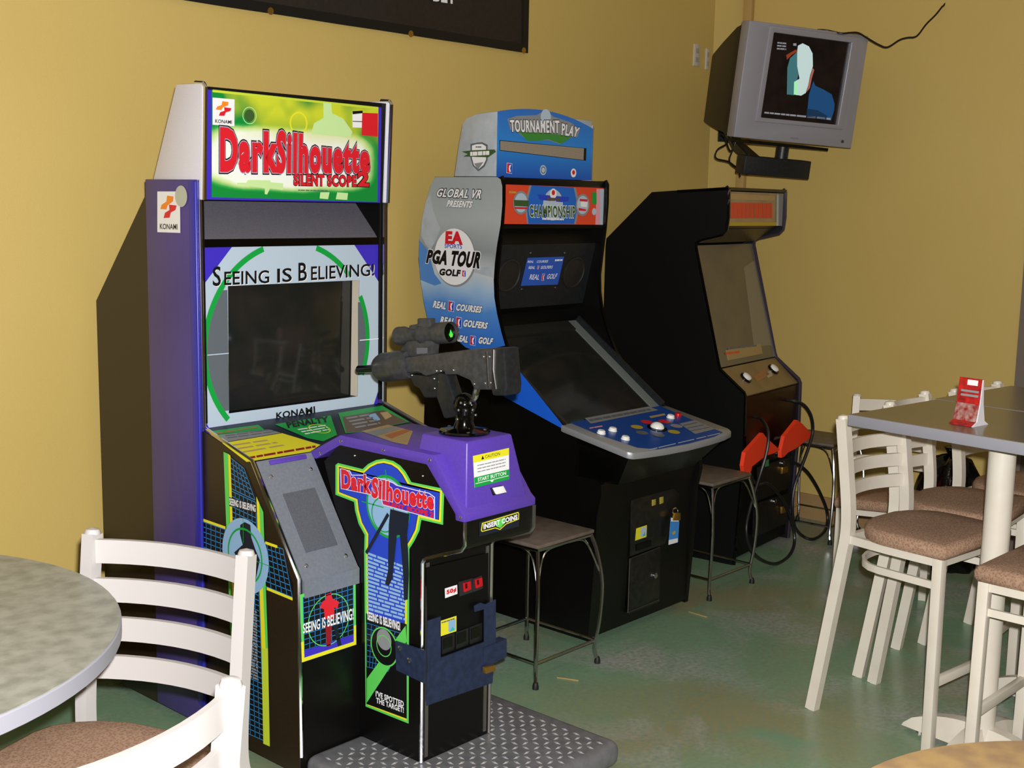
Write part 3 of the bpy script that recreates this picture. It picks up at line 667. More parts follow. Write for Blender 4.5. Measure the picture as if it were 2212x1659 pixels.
# diamond plate platform
tread = M('diamond_plate_steel', '#7d7d82', 0.5, metal=0.25, noise=(30, '#68686c', 0.7))
PZ = .078; QX0, QX1, QY0, QY1 = XA+.02, 2.725, 1.985, 2.56
b = MB(); b.box((QX0, QY0, 0.0), (QX1, QY1, PZ), tread); plat = b.build('footplate', c1, bevel=.03, seg=4)
b = MB(); rnd = random.Random(3); px_ = .0215
for i in range(int((QX1-QX0-.06)/px_)):
    for j in range(int((QY1-QY0-.06)/px_)):
        if (i+j) % 2: continue
        x = QX0+.035+i*px_; y = QY0+.035+j*px_
        if x > PX0-.004 and x < PX1+.004 and y > 2.285: continue
        d = Vector((1, 0, 0)) if (i % 2) else Vector((0, 1, 0)); e = Vector((-d.y, d.x, 0)); c = Vector((x, y, PZ))
        b.add([c+d*.0132, c+e*.0046, c-d*.0132, c-e*.0046, c+Vector((0, 0, .0034))], [[0, 1, 4], [1, 2, 4], [2, 3, 4], [3, 0, 4]], M('tread_steel', '#d2d2d6', .34, metal=.55))
tag(b.build('tread_pattern', plat, recalc=False, smooth=False), kind='stuff')

# mounted rifle: pointing at the screen, plane of symmetry x = GX
GX = 2.335; U = crop(760, 670, 5.53)
g = lambda p, dx=0.0: onx(p[0], p[1], GX)+Vector((dx, 0, 0))
def gpr(name, cr, half, mat, parent, bevel=.004, seg=2):
    b = MB(); b.prism([g(p, -half) for p in U(*cr)], (2*half, 0, 0), mat); return b.build(name, parent, bevel=bevel, seg=seg)
rifle = gpr('rifle', ((640, 560), (900, 530), (1330, 480), (1400, 470), (1890, 440), (1930, 900), (1910, 945), (1540, 940), (1490, 830), (1330, 760), (1190, 765), (1180, 720), (960, 780), (880, 730), (680, 740)), .026, gun_mat, c1, .006)
gpr('butt_pad', ((1760, 455), (1905, 440), (1945, 900), (1930, 1010), (1770, 1010), (1750, 920)), .030, black_plast, rifle, .006)
gpr('grip', ((1080, 720), (1190, 760), (1300, 1100), (1330, 1260), (1160, 1290), (1060, 1010)), .020, black_plast, rifle, .006)
gpr('trigger_guard', ((720, 750), (960, 780), (1080, 730), (1090, 1010), (1040, 1040), (910, 1040), (850, 930), (790, 900)), .016, black_plast, rifle, .005)
p0 = g(U((660, 650))[0]); p1 = g(U((345, 690))[0]); ax = (p1-p0)
b = MB(); b.lathe([(.040, -.02), (.042, 0), (.042, ax.length*.85), (.036, ax.length), (.012, ax.length+.002)], p0, ax, gun_mat, 20); b.build('barrel_shroud', rifle)
p2 = g(U((80, 705))[0]); ab = p2-p1
b = MB(); b.lathe([(.0105, -.01), (.0105, ab.length), (.006, ab.length+.001)], p1, ab, black_gloss, 14); b.build('barrel', rifle)
# scope
s0 = g(U((1195, 265))[0]); s1 = g(U((560, 310))[0]); sa = s1-s0; sl = sa.length
b = MB(); b.lathe([(.026, .012), (.0285, 0), (.0295, .012), (.0295, .05), (.024, .066), (.022, .09), (.027, .10), (.027, sl*.55), (.021, sl*.6), (.021, sl*.8), (.026, sl*.88), (.026, sl), (.02, sl+.002)], s0, sa, gun_mat, 24); sco = b.build('scope', rifle)
b = MB(); b.lathe([(.0255, 0), (.018, -.003), (0, -.006)], s0+sa.normalized()*.012, sa, black_gloss, 24); b.build('scope_lens', sco)
lens_g = M('scope_display', '#22d43c', .3, emit=.8); lens_o = M('scope_target', '#e05a1a', .3, emit=.6)
sd = sa.normalized(); su = Vector((1, 0, 0)); sw = su.cross(sd).normalized()
if sw.z < 0: sw = -sw
lc = s0+sd*.004
b = MB(); b.add([lc+su*(a*.001)+sw*(c*.001) for a, c in ((-7, -6), (-3, -13), (4, -13), (8, -6), (3, 2), (0, 8), (-3, 1))], [list(range(7))], lens_g); b.build('lens_image', sco, recalc=False)
b = MB(); b.add([lc-sd*.0004+su*(a*.001)+sw*(c*.001) for a, c in ((-2, -7), (0, -11), (3, -10), (1, -5))], [list(range(4))], lens_o); b.build('lens_spot', sco, recalc=False)
gpr('scope_mount', ((720, 180), (820, 160), (820, 95), (960, 95), (965, 150), (1010, 400), (1000, 530), (600, 560), (590, 500), (730, 330)), .013, gun_mat, sco, .003)
b = MB(); b.prism([g(p, -.0145) for p in U((820, 445), (945, 445), (945, 510), (820, 520))], (.029, 0, 0), M('mount_plate', '#5c5c66', .4)); b.build('mount_plate', sco)
edge_tube('seam', [g(p, -.0265) for p in U((1690, 480), (1715, 920))], .0022, chrome, rifle); edge_tube('seam', [g(p, -.0305) for p in U((1785, 460), (1780, 700), (1815, 930))], .0028, chrome, rifle)
edge_tube('steel_strap', [g(p) for p in U((1475, 825), (1500, 920), (1470, 1040), (1400, 1130), (1320, 1180))], .009, chrome, rifle, 8)
screws(rifle, [g(p, -.0262) for p in U((1660, 545), (1730, 545), (1300, 705), (1550, 870), (1680, 860), (1745, 855), (1150, 715), (1100, 715))]+[g(p, -.0165) for p in U((1040, 810), (1100, 850), (1045, 925), (775, 770))], (-1, 0, 0), .003)
# ball mount and flange
fc = onz(1003, 934, .986)
b = MB(); b.lathe([(.068, 0), (.070, .004), (.066, .008), (.030, .014), (.024, .03), (.026, .05)], fc, (0, 0, 1), black_gloss, 32); fl = b.build('swivel_flange', c1)
b = MB(); b.lathe([(.024, 0)]+[(.032*cos(a), .045+.032*sin(a)) for a in (-.6, -.3, 0, .3, .6, .9, 1.2, 1.5)], fc+Vector((0, 0, .03)), (0, 0, 1), black_gloss, 24); ball = b.build('swivel_ball', c1)
screws(fl, [fc+Vector((.055*cos(a), .055*sin(a), .008)) for a in (.4, 1.6, 2.9, 4.1, 5.3)], (0, 0, 1), .005)
screws(ball, [fc+Vector((.033*cos(a), .033*sin(a), z)) for a, z in ((3.4, .065), (4.0, .065), (4.6, .065), (3.6, .085), (4.4, .085), (3.3, .04), (5.0, .05))], (-.7, -.7, .1), .004)

# ================================================================ golf cabinet
HA, HB = 3.39, 4.035
c2 = thing('golf_arcade_cabinet', 'silver, blue and black golf arcade cabinet with a sloping control panel', 'arcade cabinet', (3.71, 3.05, 0))
silver_blue = ramp_material('silver_to_blue_print', 2, 1.06, 1.69, ((0.0, '#1f63c8'), (.28, '#4f8ad0'), (.40, '#9fbcd8'), (.48, '#c2c8cc'), (.62, '#8d9498'), (.8, '#a9b0b2'), (1.0, '#9da6a8')), .4, (7, .12))
silver = M('silver_print', '#b4bcc4', .4, noise=(18, '#a2aab2', .8))
SIDE = ((3.451, 1.689), (3.115, 1.689), (3.105, 1.675), (3.104, 1.60), (3.110, 1.50), (3.122, 1.40), (3.132, 1.31), (3.128, 1.24), (3.112, 1.16), (3.085, 1.09), (3.036, 1.0), (2.92, .88), (2.784, .802), (2.72, .79), (2.72, .63), (2.625, .63), (2.602, .615), (2.598, .58), (2.615, .50), (2.622, .30), (2.64, .03), (3.49, .03), (3.50, .73), (3.483, 1.19), (3.528, 1.30), (3.540, 1.37), (3.528, 1.47), (3.50, 1.58))
for x0, x1 in ((HA, HA+.022), (HB-.022, HB)):
    b = MB(); b.prism([(x0, y, z) for y, z in SIDE], (x1-x0, 0, 0), black_lam); s_ = b.build('side_panel', c2)
    edge_tube('edge_trim', [((x0+x1)/2, y-.002, z) for y, z in SIDE[1:13]], .009, black_gloss, c2)
    if x0 == HA: gside = s_
K3 = crop(890, 370, 4.048); K6 = crop(880, 220, 2.963); K7 = crop(1040, 660, 3.771)
gp = Print((HA, 3.2, 1.3), (-1, 0, 0))
art = K3((205, 50), (745, 50), (775, 70), (790, 130), (790, 300), (775, 470), (745, 640), (725, 800), (715, 950), (720, 1100), (745, 1250), (780, 1400), (815, 1525), (720, 1545), (620, 1570), (540, 1565), (470, 1540), (400, 1480), (250, 1400), (145, 1330), (105, 1150), (75, 950), (60, 750), (65, 600), (85, 430), (120, 270), (165, 120))
gp.poly(art, silver_blue, 1)
gp.poly(K3((165, 190), (185, 330), (215, 420), (250, 500), (215, 600), (160, 690), (120, 640), (80, 560), (95, 400), (125, 260)), silver, 2)
gp.poly(K3((560, 850), (640, 835), (720, 840), (718, 930), (600, 900), (540, 880)), silver, 2)
gp.poly(K3((65, 600), (140, 690), (200, 900), (260, 980), (200, 1000), (75, 950), (60, 750)), P_('soft_blue', '#4f86cc'), 2)
gp.disc(K3((378, 755))[0], .112, p_grey, 3, 40); gp.disc(K3((372, 748))[0], .108, p_white, 4, 40)
def cap(pr, t, q, fill=p_white, edge=p_black, l=5, b1=.10, b0=.05, sh=.25):
    pr.text(t, q, edge, l, b1, sh, 1.12); pr.text(t, q, fill, l+1, b0, sh, 1.12)
cap(gp, 'GLOBAL VR', K3((222, 220), (600, 238), (612, 165), (232, 153)), b0=.035)
cap(gp, 'PRESENTS', K3((308, 308), (525, 318), (535, 265), (315, 255)), edge=p_dgrey)
gp.text('EA', K3((300, 626), (437, 634), (437, 535), (305, 530)), p_red, 5, .06); gp.text('SPORTS', K3((290, 670), (440, 677), (440, 641), (290, 636)), p_blue, 5, .02)
cap(gp, 'PGA TOUR', K3((132, 795), (588, 842), (608, 715), (146, 692)), p_black, p_white, 6, .10, .06, .12)
gp.text('GOLF', K3((246, 905), (424, 918), (428, 866), (250, 853)), p_black, 6, .06, .1)
def icon(pr, q, l=6):
    pr.poly(q, p_white, l); pr.poly([bil(q, .04, .04), bil(q, .45, .04), bil(q, .45, .96), bil(q, .04, .96)], p_red, l+1); pr.poly([bil(q, .45, .04), bil(q, .96, .04), bil(q, .96, .96), bil(q, .45, .96)], p_blue, l+1)
    pr.poly([bil(q, .55, .08), bil(q, .75, .2), bil(q, .6, .5), bil(q, .8, .9), bil(q, .4, .75), bil(q, .35, .4)], p_white, l+2)
icon(gp, K3((443, 920), (476, 925), (476, 868), (445, 864)))
for wq, iq, wd2, q2 in ((('REAL', K3((188, 1188), (296, 1205), (303, 1150), (195, 1133))), K3((320, 1220), (370, 1230), (375, 1140), (325, 1130)), 'COURSES', K3((392, 1215), (608, 1236), (618, 1185), (397, 1160))),
                        (('REAL', K3((252, 1325), (368, 1345), (375, 1290), (257, 1270))), K3((388, 1362), (436, 1372), (440, 1280), (392, 1270)), 'GOLFERS', K3((455, 1355), (660, 1376), (668, 1326), (460, 1298))),
                        (('REAL', K3((388, 1480), (488, 1496), (495, 1446), (395, 1430))), K3((512, 1517), (558, 1526), (562, 1443), (516, 1434)), 'GOLF', K3((588, 1503), (706, 1513), (714, 1463), (592, 1450)))):
    cap(gp, wq[0], wq[1], edge=p_navy); icon(gp, iq); cap(gp, wd2, q2, edge=p_navy)
gp.poly(K7((248, 455), (660, 970), (655, 1000), (180, 740), (265, 690)), P_('bright_blue', '#1a5fd8'), 1)
gp.build('side_artwork', gside)
xi0, xi1 = HA+.022, HB-.022
# body between the panels
INN = ((3.13, 1.675), (3.13, 1.50), (3.17, 1.49), (3.15, 1.44), (3.21, 1.19), (3.27, 1.16), (3.25, 1.11), (2.83, .79), (2.83, .62), (2.70, .60), (2.70, .05), (3.47, .05), (3.47, 1.6), (3.40, 1.675))
b = MB(); b.prism([(xi0, y, z) for y, z in INN], (xi1-xi0, 0, 0), black_mat); gbody = b.build('inner_body', c2)
b = MB(); b.box((xi0, 3.108, 1.662), (xi1, 3.14, 1.688), black_lam); b.build('top_rail', c2, bevel=.004)
b = MB(); b.box((xi0, 3.112, 1.515), (xi1, 3.13, 1.662), black_mat); mq = b.build('marquee', c2)
np_ = Print((3.7, 3.112, 1.6), (0, -1, 0)); Kg = crop(1060, 380, 4.1462)
np_.poly(Kg((118, 75), (1020, 108), (1018, 438), (118, 430)), p_ored, 1)
np_.poly(Kg((345, 85), (760, 105), (800, 270), (760, 430), (325, 430), (300, 260)), p_grey, 2)
np_.poly(Kg((365, 85), (740, 103), (775, 260), (745, 430), (335, 430), (320, 260)), p_golfblue, 3)
np_.disc(Kg((555, 260))[0], .060, p_ice, 4, 30)
np_.poly(Kg((415, 165), (700, 190), (690, 225), (630, 235), (440, 215)), p_blue, 5); np_.disc(Kg((555, 160))[0], .020, p_white, 6); np_.disc(Kg((555, 150))[0], .010, p_red, 7)
np_.disc(Kg((553, 250))[0], .020, p_ice, 6); np_.rows(Kg((500, 225), (620, 230), (620, 195), (500, 190)), 1, p_brown, 7, fill=.8, words=3)
np_.text('CHAMPIONSHIP', Kg((342, 365), (752, 372), (748, 275), (338, 265)), p_white, 8, .075, 0, 1.1); np_.text('CHAMPIONSHIP', Kg((342, 365), (752, 372), (748, 275), (338, 265)), p_olive, 9, .035, 0, 1.1)
np_.rows(Kg((455, 395), (650, 400), (650, 378), (455, 374)), 1, p_white, 8, words=9, fill=.7)
for c_, col in (((265, 240), p_olive), ((818, 260), p_red)):
    np_.disc(Kg(c_)[0], .044, p_grey, 6, 28); np_.disc(Kg(c_)[0], .036, p_ice, 7, 28)
np_.poly(Kg((200, 215), (335, 220), (330, 275), (205, 270)), p_olive, 8); np_.poly(Kg((205, 278), (325, 280), (320, 298), (210, 296)), p_red, 8)
np_.poly(Kg((790, 205), (860, 210), (860, 230), (790, 225)), p_red, 8); np_.poly(Kg((780, 285), (850, 300), (845, 315), (780, 310)), p_red, 8); np_.poly(Kg((800, 230), (860, 235), (855, 280), (800, 275)), p_white, 8)
np_.poly(Kg((905, 145), (945, 148), (945, 255), (903, 250)), p_green, 4); np_.poly(Kg((945, 115), (1020, 118), (1018, 438), (935, 436)), p_pink, 3); np_.poly(Kg((975, 118), (1020, 120), (1018, 438), (975, 436)), p_ice, 4)
np_.disc(Kg((922, 320))[0], .014, p_ice, 5); np_.rows(Kg((160, 160), (230, 162), (232, 135), (162, 130)), 1, p_gold, 4, words=2)
np_.build('marquee_artwork', mq)
# speaker panel
PN = Vector((0, -.25, -.06)).normalized()
a0 = Vector((xi0, 3.149, 1.44)); wv = Vector((xi1-xi0, 0, 0)); dv = Vector((0, .06, -.25))
pp = lambda s_, t_, e=.001: a0+wv*s_+dv*t_+PN*e
b = MB(); b.prism([pp(.0, 0), pp(1, 0), pp(1, 1), pp(0, 1)], PN*.004, black_plast); spk = b.build('speaker_board', c2)
for s_ in (.17, .83):
    b = MB(); b.lathe([(.066, 0), (.066, .004), (.060, .006), (.056, .003), (.02, .004), (0, .006)], pp(s_, .48, .005), PN, M('speaker_cone', '#211f1d', .5), 28); b.build('speaker', spk)
kp = Print(pp(.5, .5, .006), PN); kp.n = PN
cq = Kg((270, 983), (597, 972), (655, 722), (330, 733)); b = MB(); b.prism([kp.at(p, 0) for p in cq], PN*.002, P_('card_blue', '#2f5cc0')); crd = b.build('title_card', c2)
kp.pt = kp.pt+PN*.002
for t_, q in (('REAL', Kg((345, 925), (428, 928), (436, 885), (352, 882))), ('GOLF', Kg((500, 922), (585, 918), (598, 875), (510, 880))), ('REAL', Kg((335, 832), (392, 832), (398, 808), (340, 808))), ('GOLFERS', Kg((445, 832), (550, 828), (556, 803), (450, 806))), ('REAL', Kg((328, 777), (380, 777), (384, 758), (332, 758))), ('COURSES', Kg((410, 777), (510, 774), (514, 754), (414, 757)))):
    kp.text(t_, q, p_white, 2, .02, .2)
for q in (Kg((452, 938), (478, 936), (486, 875), (460, 876)), Kg((412, 836), (430, 835), (436, 803), (418, 804))): icon(kp, q, 3)
kp.rows(Kg((570, 768), (640, 764), (646, 740), (576, 742)), 1, p_white, 3, words=3)
kp.build('card_print', crd)
screws(crd, [kp.at(p, 1) for p in Kg((355, 690), (660, 690), (275, 1015), (575, 1000))], PN, .004)
# sloping monitor
MN = Vector((0, -.32, .42)).normalized()
m0 = Vector((xi0, 3.235, 1.112)); mdv = Vector((0, 2.79-3.235, .80-1.112)); 
pp = lambda s_, t_, e=.0: m0+wv*s_+mdv*t_+MN*e
b = MB(); b.prism([pp(0, 0), pp(1, 0), pp(1, 1), pp(0, 1)], MN*-.02, crt); mon = b.build('screen', c2)
bez = M('recess_wall_reflection', '#6e7674', .35); bezd = M('dark_monitor_bezel', '#23241f', .4)
b = MB(); b.prism([pp(.90, .0, .0), pp(.985, .0, .0), pp(.985, 1, .0), pp(.90, 1, .0)], MN*.004, bez); b.build('screen_bezel', mon)  # right bar: reflection on the recess wall, put in as pale grey
b = MB(); b.prism([pp(.985, 0), pp(1, 0), pp(1, 1), pp(.985, 1)], MN*.03, black_plast); b.build('screen_bezel', mon)
b = MB(); b.prism([pp(0, .0, .0), pp(.90, .0, .0), pp(.90, .10), pp(0, .10)], MN*.006, bezd); b.build('screen_bezel', mon)
b = MB(); b.prism([pp(0, .0), pp(.03, .0), pp(.03, 1), pp(0, 1)], MN*.006, bezd); b.build('screen_bezel', mon)
# control panel, rounded front
CPZ = lambda y: .751+(y-2.478)*(.806-.751)/(2.784-2.478)
fr_ = [(3.385, 2.49), (3.40, 2.472), (3.45, 2.462), (3.56, 2.449), (3.70, 2.441), (3.84, 2.444), (3.95, 2.452), (4.02, 2.466), (4.04, 2.49)]
outl = [(HA-.004, 2.79)]+fr_+[(HB+.006, 2.79)]
b = MB(); b.prism([(x, y, CPZ(y)-.026) for x, y in outl], (0, 0, .026), silver_trim); cpn = b.build('control_panel', c2, bevel=.006, seg=2)
inl = [(HA+.05, 2.79), (HA+.045, 2.66), (HA+.07, 2.50), (3.52, 2.457), (3.70, 2.446), (3.88, 2.452), (3.965, 2.47), (3.985, 2.66), (HB-.03, 2.79)]
qp = Print((3.6, 2.478, .7516), (0, -(.055), .306)); qp.n = Vector((0, -.177, .984)).normalized()
qp.mb.add([(x, y, CPZ(y)+.0008) for x, y in inl], [list(range(len(inl)))], P_('panel_blue', '#17489c', .3))
qp.poly(K7((735, 905), (1330, 790), (1340, 810), (740, 930)), p_blue, 2)
qp.poly(K7((840, 920), (1360, 825), (1440, 855), (890, 965)), p_grey, 3); qp.rows(K7((900, 955), (1400, 860), (1360, 835), (860, 925)), 1, p_dgrey, 4, words=9, fill=.5)
qp.poly(K7((1610, 965), (1740, 935), (1900, 1010), (1740, 1050)), p_grey, 3); qp.rows(K7((1720, 1035), (1880, 1005), (1740, 945), (1630, 970)), 3, p_dgrey, 4, fill=.25)
qp.poly(K7((1365, 905), (1490, 882), (1500, 895), (1380, 920)), p_tan, 3)
cc = K7((1430, 1000))[0]
for k, mt_ in enumerate((p_red, p_red, p_gold, p_dgrey, p_dgrey, p_gold, p_grey)):
    a = 2*pi*k/7+1.2; qp.disc((cc[0]+44*cos(a), cc[1]-15*sin(a)), .026, mt_, 3, 16, .022)
qp.rows(K7((1370, 1185), (1960, 1045), (1955, 1035), (1365, 1170)), 1, p_ice, 3, words=5, fill=.5)
qp.rows(K7((880, 1010), (1000, 990), (990, 975), (880, 995)), 1, p_pink, 3, words=2, fill=.6)
qp.build('panel_artwork', cpn)
def button(parent, p, r, mat, hgt=.008, nm='button'):
    c_ = qp.at(p, 1); b = MB(); b.lathe([(r*1.15, 0), (r*1.15, .002), (r, .0025), (r, hgt*.7), (r*.8, hgt), (0, hgt*1.05)], c_, qp.n, mat, 20); return b.build(nm, parent)
for p in K7((975, 1042), (1068, 1020), (1172, 1090), (1540, 915)): button(cpn, p, .0145, white_btn, .012)
button(cpn, K7((1600, 900))[0], .0125, red_btn, .012)
tbp = button(cpn, cc, .034, black_gloss, .004, 'trackball_ring')
b = MB(); b.lathe([(.027*cos(a), .001+.022*sin(a)) for a in (0, .3, .6, .9, 1.2, 1.5)], qp.at(cc, 2), qp.n, white_btn, 24); b.build('trackball', tbp)
# under-panel neck, coin box
b = MB(); v8 = [(HA+.005, 2.49, .725), (HB-.005, 2.49, .725), (HB-.005, 2.83, .76), (HA+.005, 2.83, .76), (HA+.10, 2.60, .60), (HB-.06, 2.60, .60), (HB-.06, 2.83, .60), (HA+.10, 2.83, .60)]
b.add(v8, [[0, 1, 2, 3], [7, 6, 5, 4], [0, 4, 5, 1], [1, 5, 6, 2], [2, 6, 7, 3], [3, 7, 4, 0]], black_lam); b.build('panel_support', c2)
b = MB(); b.prism([(xi0, y, z) for y, z in ((2.66, .628), (2.618, .615), (2.612, .585), (2.630, .50), (2.640, .04), (2.72, .04), (2.72, .628))], (xi1-xi0, 0, 0), black_lam); cb = b.build('coin_box', c2)
Kb = crop(1050, 960, 3.606); CG = 2.632
ag = lambda p, y=CG: ony(p[0], p[1], y)
fm = M('worn_black_steel', '#131313', .35, noise=(40, '#26241f', .6))
b = MB(); b.prism([ag(p) for p in Kb((1115, 870), (1390, 770), (1500, 380), (1390, 300), (1125, 390))], (0, -.006, 0), fm); b.build('coin_door', c2, bevel=.002)
b = MB(); b.prism([ag(p) for p in Kb((1105, 1320), (1340, 1225), (1350, 800), (1120, 890))], (0, -.006, 0), fm); cdoor = b.build('cash_door', c2, bevel=.002)
edge_tube('door_frame', [ag(p, CG-.007) for p in Kb((1345, 1210), (1105, 1310), (1118, 892), (1352, 802))], .002, M('worn_edge', '#4a463f', .4, metal=.5), cdoor)
b = MB(); b.lathe([(.011, 0), (.011, .008), (.007, .011), (0, .011)], ag(Kb((1310, 1020))[0], CG-.006), (0, -1, 0), chrome, 16); b.build('lock', cdoor)
slot_y = M('amber_coin_slot', '#a89a3e', .35)
for q in (Kb((1290, 480), (1318, 470), (1318, 425), (1290, 432)), Kb((1350, 465), (1378, 455), (1378, 405), (1350, 412))):
    b = MB(); b.prism([ag(p, CG-.006) for p in q], (0, -.003, 0), slot_y); b.build('coin_slot', c2, bevel=.001)
stp = Print((3.7, CG-.0065, .4), (0, -1, 0)); sq = Kb((1160, 750), (1248, 720), (1252, 628), (1168, 655)); stp.poly(sq, p_yellow, 1); stp.poly([bil(sq, .45, .15), bil(sq, .95, .15), bil(sq, .95, .9), bil(sq, .45, .9)], p_ice, 2); stp.poly([bil(sq, .6, .15), bil(sq, .9, .15), bil(sq, .8, .5)], p_teal, 3); stp.build('door_sticker', cb)
b = MB(); b.prism([ag(p, CG-.006) for p in Kb((1165, 830), (1280, 790), (1280, 745), (1165, 780))], (0, -.004, 0), black_gloss); b.build('coin_return', c2)
# header board
hx0, hx1 = 3.382, 3.932
HP = ((3.118, 1.69), (3.118, 1.925), (3.16, 1.925), (3.23, 1.92), (3.285, 1.905), (3.305, 1.885), (3.325, 1.80), (3.345, 1.69))
b = MB(); b.prism([(hx0+.004, y, z) for y, z in HP], (hx1-hx0, 0, 0), silver); hb = b.build('header_box', c2, bevel=.004)
top = [(hx0+(hx1-hx0)*k/14, 1.905+.045*(1-((k-6)/8.0)**2)-.012*(k/14)) for k in range(15)]
b = MB(); b.prism([(hx0, 3.112, 1.688)]+[(hx0, 3.112, 1.90)]+[(x, 3.112, z) for x, z in top]+[(hx1, 3.112, 1.69)], (0, .010, 0), ramp_material('header_blue_print', 2, 1.68, 1.95, ((0, '#1c4fb4'), (.45, '#2a86d8'), (1.0, '#2f6cc4')), .35)); hf = b.build('header_front', c2)
b = MB(); b.prism([(hx1, 3.112, 1.678), (hx1+.022, 3.125, 1.678), (hx1+.022, 3.125, 1.90), (hx1, 3.112, 1.905)], (0, .05, 0), M('pale_header_edge', '#b8b4cc', .4)); b.build('header_edge', c2)
jp = Print((3.6, 3.112, 1.8), (0, -1, 0))
jp.poly(K6((640, 110), (700, 90), (830, 85), (850, 70), (900, 68), (935, 95), (1040, 130), (1105, 175), (1085, 225), (1040, 230), (980, 272), (900, 245), (770, 250), (700, 190), (660, 180)), p_grey, 1)
jp.poly(K6((700, 185), (1060, 218), (1040, 232), (985, 270), (900, 240), (840, 250), (765, 250), (735, 215)), P_('grass_green', '#3d8a3a'), 2); jp.disc(K6((885, 98))[0], .03, p_ice, 2)
for t_, q in (('TOURNAMENT', K6((660, 190), (968, 198), (968, 122), (655, 118))), ('PLAY', K6((985, 210), (1082, 222), (1100, 168), (988, 140)))): cap(jp, t_, q, p_white, p_black, 3, .08, .035, 0)
jp.poly(K6((588, 245), (1145, 297), (1142, 377), (590, 312)), p_black, 2); jp.poly(K6((592, 250), (1128, 298), (1125, 372), (592, 308)), P_('led_strip', '#a3937c', .3), 3)
jp.grid(K6((592, 308), (1125, 372), (1128, 298), (592, 250)), 60, 7, .0007, p_dgrey, 4)
icon(jp, K6((630, 455), (665, 460), (668, 395), (633, 390))); jp.disc(K6((868, 437))[0], .019, p_ice, 2); jp.ring(K6((868, 437))[0], .010, .014, p_dgrey, 3); jp.disc(K6((1062, 455))[0], .017, p_white, 2); jp.disc(K6((1062, 452))[0], .009, p_red, 3)
jp.build('header_artwork', hf)
hs = Print((hx0+.0035, 3.2, 1.8), (-1, 0, 0))
hs.poly(K6((405, 270), (440, 262), (480, 258), (515, 275), (515, 370), (495, 415), (455, 445), (420, 410), (405, 360)), p_dgrey, 2); hs.poly(K6((415, 280), (440, 272), (480, 270), (505, 285), (505, 370), (488, 405), (456, 432), (428, 405), (415, 360)), p_white, 3)
hs.poly(K6((350, 318), (420, 310), (560, 305), (570, 320), (520, 355), (360, 350), (390, 335)), p_olive, 4); hs.rows(K6((405, 352), (530, 345), (530, 308), (405, 315)), 1, p_white, 5, words=5, fill=.7); hs.poly(K6((430, 395), (455, 435), (490, 385)), p_grey, 5)
hs.rows(K6((440, 295), (480, 295), (480, 283), (440, 283)), 1, p_dgrey, 5, words=2); hs.build('header_side_artwork', hb)
# tag hanging from the coin door lock
kt = thing('key_tag', 'blue and white paper tag hanging from the lock of the black golf cabinet coin door', 'tag', ag(Kb((1460, 780))[0], CG-.02))
b = MB(); b.prism([ag(p, CG-.022) for p in Kb((1420, 782), (1492, 762), (1502, 600), (1438, 570))], (0, -.002, 0), P_('tag_blue', '#3f8ad8')); ktb = b.build('tag_card', kt)
kpr = Print(ag(Kb((1460, 700))[0], CG-.024), (0, -1, 0)); kpr.poly(Kb((1420, 782), (1492, 762), (1493, 730), (1422, 745)), p_white, 1); kpr.poly(Kb((1440, 600), (1500, 600), (1502, 585), (1440, 570)), p_white, 1); kpr.poly(Kb((1445, 690), (1470, 670), (1475, 690), (1455, 705)), p_gold, 2); kpr.build('tag_print', ktb)
b = MB(); b.prism([ag(p, CG-.020) for p in Kb((1443, 590), (1500, 590), (1500, 530), (1455, 530))], (0, -.01, 0), brass); b.build('padlock', kt, bevel=.002)
b = MB(); b.tube([ag(p, CG-.018) for p in Kb((1452, 535), (1455, 505), (1475, 495), (1492, 510), (1492, 535))], .003, chrome, 8); b.build('shackle', kt)

# ================================================================ gun game cabinet at the end of the row
B3 = onz(1581.6, 1221, 0); TH = radians(5.5)
W3 = Vector((cos(TH), sin(TH), 0)); N3 = Vector((-sin(TH), cos(TH), 0)); WD3 = .612
c3 = thing('gun_arcade_cabinet', 'plain black upright arcade cabinet with red gun holsters and hanging cables', 'arcade cabinet', B3+W3*.3+N3*.36)
def sd3(px, py, off=0.0):
    return hit(px, py, B3+W3*off, W3)
def fr3(px, py, d): return hit(px, py, B3+N3*d, N3)
def L3(w, d, z): return B3+W3*w+N3*d+Vector((0, 0, z))
def dz3(px, py): p = sd3(px, py); return ((p-B3).dot(N3), p.z)
S3 = [dz3(*p) for p in ((1582, 1219), (1597, 1050), (1604, 960), (1607, 858), (1604, 850), (1553, 800), (1549, 788), (1500, 535), (1501, 523), (1512, 517), (1558, 506), (1566, 498), (1570, 470), (1571, 410), (1566, 404))]
S3[0] = (0.0, 0.0)
prof3 = S3+[dz3(1408, 415), dz3(1310, 515), (.722, 1.40), (.722, 0.0)]
for w0, w1 in ((0, .02), (WD3-.02, WD3)):
    b = MB(); b.prism([L3(w0, d, z) for d, z in prof3], W3*(w1-w0), black_mat if w0 == 0 else M('grey_blue_inner', '#14151b', .3)); b.build('side_panel', c3)
    edge_tube('edge_trim', [L3((w0+w1)/2, d-.001, z+.001) for d, z in S3], .010, M('dark_trim', '#3b3340', .25) if w0 else black_gloss, c3)
(d_g0, z_g0), (d_g1, z_g1) = dz3(1553, 795), dz3(1500, 530)
(d_c0, z_c0), (d_c1, z_c1) = dz3(1607, 857), dz3(1553, 797)
b = MB(); b.prism([L3(.02, d, z) for d, z in ((.012, .02), (.002, .40), (-.010, z_c0-.03), (d_c1+.03, z_c1-.03), (d_g1+.05, z_g1), (.14, 1.50), (.14, 1.665), (.45, 1.64), (.70, 1.40), (.70, .02))], W3*(WD3-.04), black_mat); b.build('inner_body', c3)
